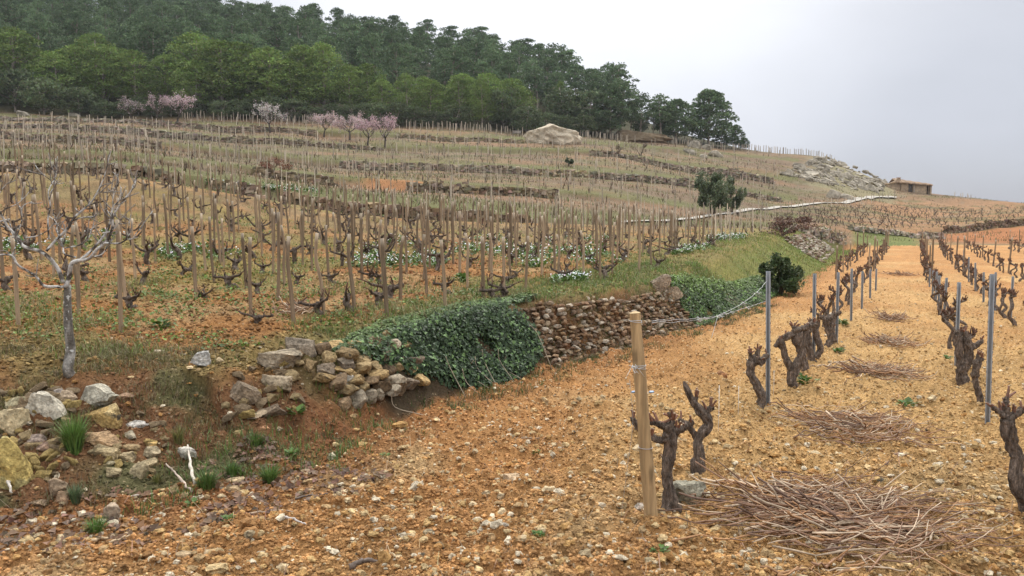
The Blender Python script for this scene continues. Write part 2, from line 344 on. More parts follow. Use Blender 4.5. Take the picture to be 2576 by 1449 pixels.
# break lines of the hillside: picture column -> (picture height, distance); every wall is a pair foot/top
COLS = [-500, 0, 300, 600, 858, 1100, 1300, 1500, 1717, 1900, 1980, 2060, 2130, 2200, 2290, 2400, 2576, 3000]
LN = {
 'B0': [(436, 34), (442, 34), (448, 34), (492, 35), (540, 36), (556, 37.5), (561, 39), (566, 42), (571, 46), (575, 50), (577, 54), (588, 57), (612, 60), (620, 62), (617, 63), (614, 65), (618, 65), (625, 66)],
 'B1': [(402, 34.8), (408, 34.8), (414, 34.8), (460, 35.8), (507, 36.8), (522, 38.3), (540, 39.8), (558, 42.8), (566, 47), (569, 51), (569, 56), (577, 60), (594, 64), (602, 66), (606, 68), (607, 70), (612, 70), (620, 70)],
 'G':  [(396, 38), (402, 38), (408, 38), (450, 39), (493, 40), (508, 41.5), (528, 43), (549, 46), (562, 50), (563, 56), (562, 60), (563, 66), (578, 66.5), (583, 68.5), (597, 72), (601, 76), (606, 74), (616, 74)],
 'C1': [(388, 48), (394, 50), (402, 50), (436, 51), (470, 52), (485, 53), (492, 55), (505, 60), (530, 66), (545, 70), (551, 74), (556, 74), (571, 75), (578, 76), (588, 82), (587, 84), (563, 92), (560, 92)],
 'C2': [(370, 49), (376, 51), (384, 51), (416, 52), (446, 53), (461, 54), (472, 56), (489, 61), (518, 68), (537, 74), (546, 78), (552, 80), (568, 80), (574, 80), (576, 83.5), (574, 85.5), (546, 93.5), (542, 94)],
 'D1': [(346, 78), (352, 80), (364, 80), (397, 82), (424, 84), (432, 85), (440, 86), (446, 88), (470, 94), (500, 96), (510, 98), (515, 100), (520, 104), (526, 106), (545, 104), (553, 104), (534, 108), (528, 108)],
 'D2': [(328, 79), (335, 81), (347, 81), (380, 83), (406, 85), (414, 86), (422, 87), (430, 89), (454, 95), (492, 100), (504, 104), (509, 108), (508, 114), (508, 118), (526, 118), (535, 118), (528, 116), (524, 116)],
 'E1': [(316, 100), (322, 102), (336, 102), (362, 104), (374, 106), (380, 107), (384, 108), (392, 110), (425, 118), (455, 122), (462, 124), (472, 126), (488, 126), (497, 128), (508, 130), (515, 130), (523, 124), (520, 124)],
 'E2': [(304, 101), (310, 103), (322, 103), (349, 105), (362, 107), (368, 108), (373, 109), (380, 111), (412, 119), (440, 124), (447, 128), (457, 132), (475, 134), (488, 136), (490, 142), (502, 138), (520, 130), (518, 130)],
 'F1': [(292, 116), (299, 118), (311, 118), (330, 120), (346, 122), (350, 124), (354, 126), (362, 130), (384, 140), (408, 146), (418, 148), (424, 150), (446, 150), (472, 148), (486, 150), (497, 144), (517, 136), (516, 136)],
 'F2': [(283, 117), (290, 119), (302, 119), (318, 121), (335, 123), (340, 125), (346, 127), (356, 131), (374, 142), (397, 152), (404, 158), (408, 160), (430, 158), (458, 156), (484, 156), (494, 148), (515, 140), (515, 140)],
 'T0': [(276, 128), (283, 130), (299, 130), (305, 132), (318, 135), (326, 138), (334, 143), (350, 150), (363, 162), (380, 172), (387, 175), (394, 172), (424, 168), (454, 164), (482, 162), (493, 152), (514, 144), (514, 144)],
 'R':  [(10, 245), (20, 250), (50, 245), (85, 240), (125, 230), (165, 222), (212, 210), (268, 195), (340, 178), (381, 178), (389, 182), (397, 178), (427, 174), (456, 170), (484, 168), (496, 158), (517, 150), (518, 150)],
 'X':  [(20, 320), (25, 320), (60, 320), (100, 320), (150, 320), (200, 320), (260, 320), (330, 320), (420, 320), (470, 320), (480, 320), (490, 320), (520, 320), (550, 320), (565, 320), (568, 320), (568, 320), (568, 320)],
 'Z':  [(300, 1500)] + [(400, 1500)] * 7 + [(566, 1500)] * 10,
}
LNAMES = list(LN)
LT = np.linspace(-.93, .88, 700)
LY, LZ = {}, {}
for k, a in LN.items():
    q = np.array([p3(c, v, Y) for c, (v, Y) in zip(COLS, a)])
    tt = q[:, 0] / q[:, 1]
    LY[k] = np.interp(LT, tt, q[:, 1]); LZ[k] = np.interp(LT, tt, q[:, 2])
    w = np.hanning(31); w /= w.sum()
    for D in (LY, LZ):
        pad = np.r_[np.full(15, D[k][0]), D[k], np.full(15, D[k][-1])]; D[k] = np.convolve(pad, w, 'valid')
for a, b in zip(LNAMES[:-1], LNAMES[1:]): LY[b] = np.maximum(LY[b], LY[a] + .35)
def lineYZ(k, t): return np.interp(t, LT, LY[k]), np.interp(t, LT, LZ[k])
def height(x, y, detail=True):
    x = np.asarray(x, float); y = np.asarray(y, float)
    t = x / np.maximum(y, .6)
    b0, zb0 = lineYZ('B0', t)
    # near: lower field, bank, terrace
    zl = np.where(t > .33, zb0 * sm(30, 1, 0) * 0, 0) + sm(.40, .47, t) * zb0 * sm(.45, 1.0, y / b0)
    s, u = foot_near(x, y)
    w = np.interp(u, BWU, BW)
    zt = z_terrace(x, y)
    k = sm(.72, 1.0, y / b0); zt = zt * (1 - k) + zb0 * k
    prof = sm(0, 1, np.clip(s / w, 0, 1)); prof = .35 * np.clip(s / w, 0, 1) + .65 * prof
    near = zl + (np.maximum(zt, zl) - zl) * prof
    near = np.where(t > .475, zl, near)
    z = near
    pk = 'B0'; pY, pZ = b0, zb0
    for k in LNAMES[1:]:
        Y, Zk = lineYZ(k, t)
        f = np.clip((y - pY) / np.maximum(Y - pY, 1e-3), 0, 1)
        if k in ('X',): f = f * f
        z = np.where(y >= pY, pZ + (Zk - pZ) * f, z)
        pY, pZ = Y, Zk
    if detail:
        z = z + (fbm(x * .5, y * .5, 3, 3) - .5) * .10 * sm(3, 8, y) * (1 + 1.2 * sm(30, 80, y))
        z = z + (fbm(x * .12, y * .12, 2, 5) - .5) * 1.2 * sm(60, 130, y) * (1 - sm(128, 150, y) * .5)
        bankm = sm(-.1, .15, s) * (1 - sm(1.0, 1.6, s / w)) * (t < .47) * (y < b0)
        z = z + bankm * ((fbm(x * 1.6, y * 1.6, 3, 21) - .5) * .22) * sm(1500, 900, np.interp(u, STU, STK))
    return z
def hz(x, y): return float(height(np.array([x]), np.array([y]))[0])
def onground(u, v, lo=2.5, hi=260):
    d = ray(u, v); Y = np.geomspace(lo, hi, 1400); X = d[0] / d[1] * Y; Zr = CAMH + d[2] / d[1] * Y
    g = height(X, Y) - Zr
    i = int(np.argmax(g > 0)) if (g > 0).any() else len(Y) - 1
    if i == 0: return np.array([X[0], Y[0], Zr[0]])
    f = g[i - 1] / (g[i - 1] - g[i]) if g[i] > g[i - 1] else 0
    y = Y[i - 1] + (Y[i] - Y[i - 1]) * f
    return np.array([d[0] / d[1] * y, y, CAMH + d[2] / d[1] * y])
def pxof(x, y, z):                          # picture column / height of a point (for choosing what lies in view)
    dx, dy, dz = x, y, z - CAMH; dep = dy * CP - dz * SP
    return PW / 2 + F * dx / dep, PH / 2 - F * (dy * SP + dz * CP) / dep

def lerp(a, b, f): return a + (np.asarray(b) - a) * f[:, None]
def grass_mask(x, y):
    return sm(.5, .66, fbm(x * .42 + 3, y * .42, 4, 60))
def ground_colour(x, y, z):
    t = x / np.maximum(y, .6); b0, _ = lineYZ('B0', t); s, u = foot_near(x, y); w = np.interp(u, BWU, BW); upx = np.interp(u, STU, STK)
    n = fbm(x * .35, y * .35, 4, 11); n2 = fbm(x * 1.7, y * 1.7, 3, 12); n3_ = fbm(x * 5, y * 5, 3, 14)
    one = np.ones((len(x), 1))
    tan = np.array([.475, .295, .125]); red = np.array([.37, .175, .063]); pale = np.array([.50, .365, .19]); brown = np.array([.20, .10, .045])
    C = one * tan
    C = lerp(C, red, .75 * sm(.30, .70, n + .30 * sm(12, 34, y) + .28 * sm(-2.4, -.2, s) - .12))
    C = lerp(C, pale, .60 * sm(.56, .75, fbm(x * .8, y * .8, 3, 31)) * sm(14, 6, y)); C = lerp(C, np.array([.46, .285, .115]), .40 * sm(.08, .35, t) * sm(26, 8, y))
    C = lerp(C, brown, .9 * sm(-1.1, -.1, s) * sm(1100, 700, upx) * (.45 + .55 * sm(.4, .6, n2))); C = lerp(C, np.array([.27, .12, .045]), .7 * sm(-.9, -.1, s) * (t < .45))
    # terrace soil: redder, straw and weeds
    up = sm(.6, 1.1, s / w) * (t < .475)
    T = one * np.array([.30, .15, .055]); T = lerp(T, np.array([.33, .225, .11]), .6 * sm(.42, .62, fbm(x * .9, y * .9, 4, 41)))
    T = lerp(T, np.array([.25, .105, .04]), .8 * sm(.5, .7, fbm(x * .6, y * 1.1, 3, 42)))
    T = lerp(T, np.array([.16, .17, .05]), .55 * grass_mask(x, y) * sm(9, 14, y) )
    T = lerp(T, np.array([.23, .20, .075]), .45 * sm(20, 34, y) * sm(.4, .6, n2))
    T = lerp(T, np.array([.185, .13, .07]), .75 * sm(15, 30, y) * sm(.30, .55, n2 * .5 + n * .5))
    edge = sm(.3, .7, s / w) * (1 - sm(1.3 + .9 * n2, 2.0 + 1.2 * n2, s / w))
    edge = edge * np.where(upx < 1000, .8, 1.0)
    T = lerp(T, np.array([.19, .155, .06]), edge * (.45 + .5 * sm(.35, .6, n2)))
    C = C * (1 - up[:, None]) + T * up[:, None]
    bank = sm(-.05, .12, s) * (1 - sm(.7, 1.15, s / w)) * (t < .475)
    Bk = lerp(one * np.array([.17, .085, .04]), np.array([.11, .10, .045]), sm(.42, .62, n2)); Bk = lerp(Bk, np.array([.26, .11, .045]), .8 * sm(.52, .66, n))
    Bk = lerp(Bk, np.array([.15, .17, .045]), sm(1750, 1850, upx) * .8)
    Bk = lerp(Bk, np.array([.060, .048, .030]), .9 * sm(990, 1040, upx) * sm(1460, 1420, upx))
    C = C * (1 - bank[:, None]) + Bk * bank[:, None]
    near = y < b0
    # hillside
    far = one * np.array([.148, .102, .064]); far = lerp(far, np.array([.20, .125, .073]), sm(.45, .65, fbm(x * .10, y * .16, 3, 51)))
    far = lerp(far, np.array([.29, .162, .08]), .8 * sm(.35, .5, t) * (1 - sm(120, 150, y)))
    far = lerp(far, np.array([.105, .105, .043]), .65 * sm(.50, .64, fbm(x * .09 + 3, y * .5, 4, 52)))
    far = lerp(far, np.array([.19, .155, .105]), .45 * sm(.58, .7, fbm(x * .25, y * 1.2, 3, 53)))
    pk = 'B0'
    for a, b in (('B1', 'G'), ('C2', 'C2'), ('D2', 'D2'), ('E2', 'E2'), ('F2', 'F2')):   # grass on the lip above each wall
        Ya, _ = lineYZ(a, t); Yb, _ = lineYZ(b, t)
        m = sm(Ya - .8, Ya, y) * (1 - sm(Yb + 1.5, Yb + 6 + 6 * n, y)) * (t < .36)
        far = lerp(far, np.array([.115, .115, .045]), .85 * m * sm(.2, .5, n2 * .5 + n * .5 + .1))
    Ya, _ = lineYZ('B1', t); Yb, _ = lineYZ('C1', t)
    far = lerp(far, np.array([.12, .15, .045]), .85 * sm(.425, .44, t) * (1 - sm(.50, .53, t)) * (y < Ya + 4))
    far = lerp(far, np.array([.30, .125, .05]), .9 * sm(.53, .56, t) * sm(66, 72, y) * (1 - sm(Yb - 3, Yb, y)))
    ob = sm(-.20, -.17, t) * (1 - sm(-.12, -.10, t)); Yc, _ = lineYZ('C1', t)
    far = lerp(far, np.array([.30, .145, .065]), .9 * ob * sm(Yc - 2, Yc, y) * (1 - sm(Yc + 2, Yc + 4, y)))
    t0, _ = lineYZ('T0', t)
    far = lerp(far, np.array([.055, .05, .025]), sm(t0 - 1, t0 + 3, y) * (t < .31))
    out = sm(.36, .39, t) * (1 - sm(.475, .49, t)) * sm(118, 128, y)
    far = lerp(far, np.array([.20, .18, .10]), .8 * out)
    C = np.where(near[:, None], C, far)
    C = C * (.86 + .28 * n3_)[:, None]
    grit = np.where(near, np.where(s < 0, .9, .35), .1)
    return np.clip(C, .01, .9), grit

def relief(x, y, s=None):
    """clods, hollows and plough lines of the tilled soil"""
    if s is None: s = foot_near(x, y)[0]
    h = (fbm(x * 2.2, y * 2.2, 3, 71) - .5) * .10
    across = x * math.cos(R(26.7)) - y * math.sin(R(26.7)); h = h + np.where(s < 0, .022 * np.sin(across * 14 + 5 * fbm(x * .7, y * .7, 2, 78)) * sm(.35, .6, fbm(x * .5, y * .5, 2, 79)), 0)
    for sc, a, th, sd in ((4.5, .052, .6, 81), (10, .032, .4, 82), (20, .014, .25, 83)):
        d, c = worley(x * sc, y * sc, sd); rr = .28 + .3 * c
        h = h + np.where(c > th, a * np.clip(1 - (d / rr) ** 2, 0, 1), 0)
    h = h + (vn(x * 38, y * 38, 77) - .5) * .006
    return h * np.where(s < 0, 1.0, .8) * sm(45, 25, y)
def build_ground():
    tt = np.r_[-4, -3, -2.2, -1.7, -1.35, -1.1, -.95, -.86, -.79, np.linspace(-.74, .74, 900), .79, .86, .95, 1.1, 1.35, 1.7, 2.2, 3, 4]
    nt = len(tt); b0, _ = lineYZ('B0', tt)
    k = np.linspace(0, 1, 760)[:, None]
    rows = [1.0 / ((1 / 2.4) * (1 - k) + (1 / b0[None, :]) * k)]
    rows = [np.array([[.3], [1.0], [1.8]]) * np.ones((1, nt))] + rows
    cnt = {'B1': 4, 'G': 14, 'C1': 26, 'C2': 4, 'D1': 26, 'D2': 4, 'E1': 20, 'E2': 4, 'F1': 16, 'F2': 4, 'T0': 14, 'R': 30, 'X': 10, 'Z': 6}
    p = b0
    for nme in LNAMES[1:]:
        Y, _ = lineYZ(nme, tt); q = np.linspace(0, 1, cnt[nme] + 1)[1:, None]; rows.append(p + (Y - p) * q); p = Y
    YY = np.vstack(rows); XX = YY * tt[None, :]
    x, y = XX.ravel(), YY.ravel()
    z = height(x, y)
    s, u = foot_near(x, y)
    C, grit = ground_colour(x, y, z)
    near = y < 42
    # clods and stones of the tilled soil
    z[near] += relief(x[near], y[near], s[near])
    MBg = MB(); nr = YY.shape[0]
    i, j = np.meshgrid(np.arange(nr - 1), np.arange(nt - 1), indexing='ij'); i = i.ravel(); j = j.ravel()
    Q = np.c_[i * nt + j, i * nt + j + 1, (i + 1) * nt + j + 1, (i + 1) * nt + j]
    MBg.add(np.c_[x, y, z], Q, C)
    me = MBg.mesh('ground', True)
    a = me.attributes.new('grit', 'FLOAT', 'POINT'); a.data.foreach_set('value', grit.astype(np.float32))
    o = link('ground', me, M['soil']); tag(o, 'stony orange vineyard soil climbing in terraces to a wooded hill', 'ground', kind='structure')
build_ground()

# ------------------------------------------------------------------ building blocks for plants
def blades(mb, P, L, az, lean, wid, col):
    """tapered bent grass blades: all arguments are arrays over the blades"""
    n = len(P); d = np.c_[np.cos(az), np.sin(az), np.zeros(n)]; sd = np.c_[-np.sin(az), np.cos(az), np.zeros(n)]
    m = P + d * (L * .45 * np.sin(lean * .6))[:, None] + np.array([0, 0, 1]) * (L * .55 * np.cos(lean * .6))[:, None]
    tp = m + d * (L * .5 * np.sin(lean * 1.35))[:, None] + np.array([0, 0, 1]) * (L * .5 * np.cos(lean * 1.35))[:, None]
    w = (sd * wid[:, None])
    V = np.stack([P - w, P + w, m + w * .75, m - w * .75, tp], 1).reshape(-1, 3); b = np.arange(n)[:, None] * 5
    mb.add(V, [b + np.array([[0, 1, 2, 3]]), b + np.array([[3, 2, 4]])], np.repeat(col, 5, 0))
def leaflets(mb, P, D, N, size, col, fold=.25, width=.42):
    """folded leaves: P base, D direction of the midrib, N upper side"""
    D = D / (np.linalg.norm(D, axis=1)[:, None] + 1e-9); Sx = np.cross(D, N); Sx /= np.linalg.norm(Sx, axis=1)[:, None] + 1e-9; N = np.cross(Sx, D)
    z = size[:, None]; q = D * z; w = Sx * z * width; f = N * z * fold * width
    V = np.stack([P, P + q * .45 - w + f, P + q, P + q * .45 + w + f], 1).reshape(-1, 3); b = np.arange(len(P))[:, None] * 4
    mb.add(V, [b + np.array([[0, 1, 2]]), b + np.array([[0, 2, 3]])], np.repeat(col, 4, 0))
def unit(n, r=rng):
    q = r.normal(size=(n, 3)); return q / np.linalg.norm(q, axis=1)[:, None]
def jit(col, n, a=.25, r=rng):
    return np.clip(np.asarray(col)[None, :] * (1 + a * (2 * r.random((n, 1)) - 1)) * (1 + .12 * (2 * r.random((n, 3)) - 1)), .005, .95)
def boxes(mb, cen, dims, axes, col, r, j=.18):
    """many rough six-sided stones: cen (n,3), dims (n,3), axes (n,3,3) rows = local axes"""
    c = np.array([[-1, -1, -1], [1, -1, -1], [1, 1, -1], [-1, 1, -1], [-1, -1, 1], [1, -1, 1], [1, 1, 1], [-1, 1, 1]]) * .5
    n = len(cen); q = (c[None] + r.uniform(-j, j, (n, 8, 3))) * dims[:, None, :]
    V = cen[:, None, :] + np.einsum('nki,nij->nkj', q, axes)
    f = np.array([[0, 3, 2, 1], [4, 5, 6, 7], [0, 1, 5, 4], [1, 2, 6, 5], [2, 3, 7, 6], [3, 0, 4, 7]])
    mb.add(V.reshape(-1, 3), (np.arange(n)[:, None, None] * 8 + f[None]).reshape(-1, 4), np.repeat(col, 8, 0))

# ------------------------------------------------------------------ dry stone walls up the hillside
def hill_wall(kf, kt, u0, u1, label, grey=(.30, .255, .19), over=.12, seed=0, stone=.36, cat='stone wall', sparse=0.0, hmin=.5):
    r = np.random.default_rng(900 + seed); mb = MB()
    t0, t1 = (u0 - PW / 2) / F, (u1 - PW / 2) / F
    t = np.linspace(t0, t1, 800); Yf, _ = lineYZ(kf, t); Xf = t * Yf
    arc = np.r_[0, np.cumsum(np.hypot(np.diff(Xf), np.diff(Yf)))]; total = arc[-1]
    z0 = height(Xf, Yf - .15); Yt, _ = lineYZ(kt, t); z1 = height(t * Yt, Yt + .1)
    h = np.maximum(z1 - z0 + over, hmin); k = 0
    while True:
        zc = k * .19
        if zc > h.max(): break
        w = r.uniform(.55, 1.5, int(total / stone * 1.15) + 2) * stone; a = np.cumsum(w) - w / 2; w = w[a < total]; a = a[a < total]
        x = np.interp(a, arc, Xf); y = np.interp(a, arc, Yf); hh = np.interp(a, arc, h) * (1 + .18 * (vn(a * .35, a * 0 + k * 0, seed) - .5)); zb = np.interp(a, arc, z0)
        dx = np.gradient(np.interp(a, arc, Xf)); dy = np.gradient(np.interp(a, arc, Yf)); l = np.hypot(dx, dy) + 1e-9; dx /= l; dy /= l
        keep = (zc < hh - .06) & (r.random(len(a)) > sparse)
        n = keep.sum()
        if n:
            Hs = r.uniform(.15, .25, len(a))
            cen = np.c_[x + dy * .12 + r.normal(0, .035, len(a)), y - dx * .12 + r.normal(0, .035, len(a)), zb + zc + .10 + r.normal(0, .02, len(a))]
            ax = np.stack([np.c_[dx, dy, 0 * dx], np.c_[-dy, dx, 0 * dx], np.tile([0, 0, 1.], (len(a), 1))], 1)
            base = (.55 * np.asarray(grey) + .45 * np.array([.235, .165, .10]))[None] * (.55 * .95 + .45 * .9) * r.uniform(.55, 1.45, (len(a), 1)) * r.uniform(.9, 1.1, (len(a), 3))
            boxes(mb, cen[keep], np.c_[w * .95, np.full(len(a), .34), Hs][keep], ax[keep], base[keep], r, .27)
        k += 1
    org = np.array([Xf[400], Yf[400], z0[400]])
    o = link('dry_stone_wall', mb.mesh('dry_stone_wall', False, org), M['farrock'], loc=org)
    tag(o, label, cat, 'dry stone walls terracing the hillside', 'thing')
HW = [
 ('B0', 'B1', -80, 330, 'low pale stone wall behind the back row of stakes, left of the bare tree top', (.28, .245, .19)),
 ('B0', 'B1', 345, 470, 'short dark stone wall beyond the stakes, beside the orange earth slip', (.24, .21, .16)),
 ('B0', 'B1', 540, 668, 'dark end of dry stone wall running out beside a reddish round bush', (.25, .22, .17)),
 ('B0', 'B1', 720, 1330, 'long dry stone wall under the grassy bank at the back of the staked vineyard', (.27, .215, .15)),
 ('C1', 'C2', 1024, 1196, 'dark rounded dry stone wall directly right of the orange bank', (.22, .20, .15)),
 ('C1', 'C2', 1205, 1400, 'low brownish stone wall above the grassy bank, right of the dark rounded wall', (.24, .2, .14)),
 ('C1', 'C2', 640, 850, 'half buried stone wall left of the bare orange bank', (.24, .2, .14)),
 ('D1', 'D2', 0, 420, 'dry stone wall with green grass and white flowers on its lip', (.30, .26, .2)),
 ('D1', 'D2', 858, 1350, 'long light dry stone wall halfway up the hillside', (.34, .30, .235)),
 ('D1', 'D2', 1352, 1470, 'pale ochre repaired stretch of dry stone wall at the middle of the hill', (.46, .38, .25)),
 ('D1', 'D2', 1480, 1960, 'dry stone wall stepping down the hill below the rock outcrop', (.30, .27, .215)),
 ('E1', 'E2', -60, 560, 'grey stone wall across the upper left of the hill, under the blossom trees', (.31, .28, .225)),
 ('E1', 'E2', 565, 960, 'low wall running under the pink blossom trees', (.29, .25, .19)),
 ('E1', 'E2', 1480, 1940, 'stone wall below the ridge stakes, left of the outcrop', (.29, .26, .21)),
 ('F1', 'F2', -60, 445, 'topmost wall of rough stones at the left, just below the wood', (.36, .33, .27)),
 ('F1', 'F2', 452, 800, 'upper stone wall behind the single white blossom tree', (.30, .26, .2)),
 ('F1', 'F2', 1000, 1320, 'faint low wall under the stake fence along the wood', (.34, .29, .2)),
 ('B0', 'B1', 1965, 2120, 'tumbled stone wall at the near edge of the bush vines, above the grassy bank', (.37, .34, .28)),
 ('G', 'C1', 2130, 2365, 'dry stone wall closing the end of the trellis rows, with green grass before it', (.40, .365, .30)),
 ('C1', 'C2', 2370, 2640, 'dark brown stone bank above the red soil at the right edge', (.20, .155, .11)),
]
for i, (a, b, u0, u1, lab, g) in enumerate(HW):
    hill_wall(a, b, u0, u1, lab, g, seed=i, stone=.20 + .0022 * lineYZ(a, 0.0)[0], over=-.08 if i < 17 else .05, hmin=.34)

# ------------------------------------------------------------------ walls set into the near bank
def bank_point(u, h):
    """point on the bank face at station u where its height above the lower field is the fraction h of the full bank"""
    w = float(np.interp(u, BWU, BW)); ss = np.linspace(0, w, 24); Q = np.array([foot_at(u, q)[0] for q in ss]); zz = height(Q[:, 0], Q[:, 1])
    zt = zz.max(); z = zz[0] + (zt - zz[0]) * h; i = int(np.argmax(zz >= z - 1e-6)); p, nrm, d = foot_at(u, ss[i]); return np.array([p[0], p[1], z]), nrm, d
def bank_wall(u0, u1, size, seed, label, cols, out=.06, sub=1, top=1.0, top_noise=.2, hole=0.0, h0=0.0, rise=.92):
    r = np.random.default_rng(seed); mb = MB(); h = h0; H = .85; k = 0
    while h < max(1.0, top):
        sh = size * r.uniform(.5, .7); u = u0 - r.uniform(0, size)
        while u < u1:
            lw = size * r.uniform(.6, 1.5); hh = (h * H + sh / 2) / H
            if hh < top - top_noise * vn(np.array([u * 1.5]), np.array([seed + .5]), 4)[0] and r.random() > hole:
                p, nrm, d = bank_point(u + lw / 2, min(hh, 1)); p[2] += max(0, hh - 1) * H
                V, Fc = rock((lw * 1.08, size * r.uniform(.8, 1.3), sh * r.uniform(.9, 1.3)), seed * 97 + k, sub, .8, 6, .15)
                a = math.atan2(d[1], d[0]); V = V @ rot(r.normal(0, .25), r.normal(0, .22), a + r.normal(0, .3)).T
                c = np.asarray(cols[r.integers(len(cols))]) * r.uniform(.65, 1.25)
                o = out * r.uniform(-.4, 1.3); mb.add(V + p + np.array([nrm[0], nrm[1], 0]) * o, Fc, c); k += 1
            u += lw
        h += sh * rise / H
    org = bank_point((u0 + u1) / 2, 0)[0]
    o = link('dry_stone_wall', mb.mesh('dry_stone_wall', False, org), M['rock'], loc=org); tag(o, label, 'stone wall', None, 'thing')
TAN = [(.31, .215, .105), (.22, .15, .085), (.36, .26, .13), (.17, .115, .065), (.35, .24, .11), (.24, .19, .135), (.42, .35, .25)]
BRN = [(.24, .15, .085), (.20, .12, .07), (.28, .185, .10), (.34, .26, .17), (.25, .16, .09), (.19, .13, .085), (.45, .38, .29)]
bank_wall(st(950), st(1096), .205, 5, 'half collapsed wall of rough tan stones with a dark hollow, left of the ivy', TAN, out=.10, sub=2, top=1.18, hole=.02, h0=.30, rise=.62)
bank_wall(st(1395), st(1775), .10, 6, 'crumbling wall of small brown stones between the two curtains of ivy', BRN, out=.07, sub=1, top=1.02, top_noise=.2, hole=.10)
bank_wall(st(2088), st(2150) + 2.0, .24, 8, 'broken stone wall with dry brown brush at the far end of the grassy bank', [(.36, .31, .24), (.26, .2, .14), (.18, .12, .08), (.42, .37, .3), (.2, .12, .08)], out=.14, sub=1, top=.95, hole=.05, rise=.42)

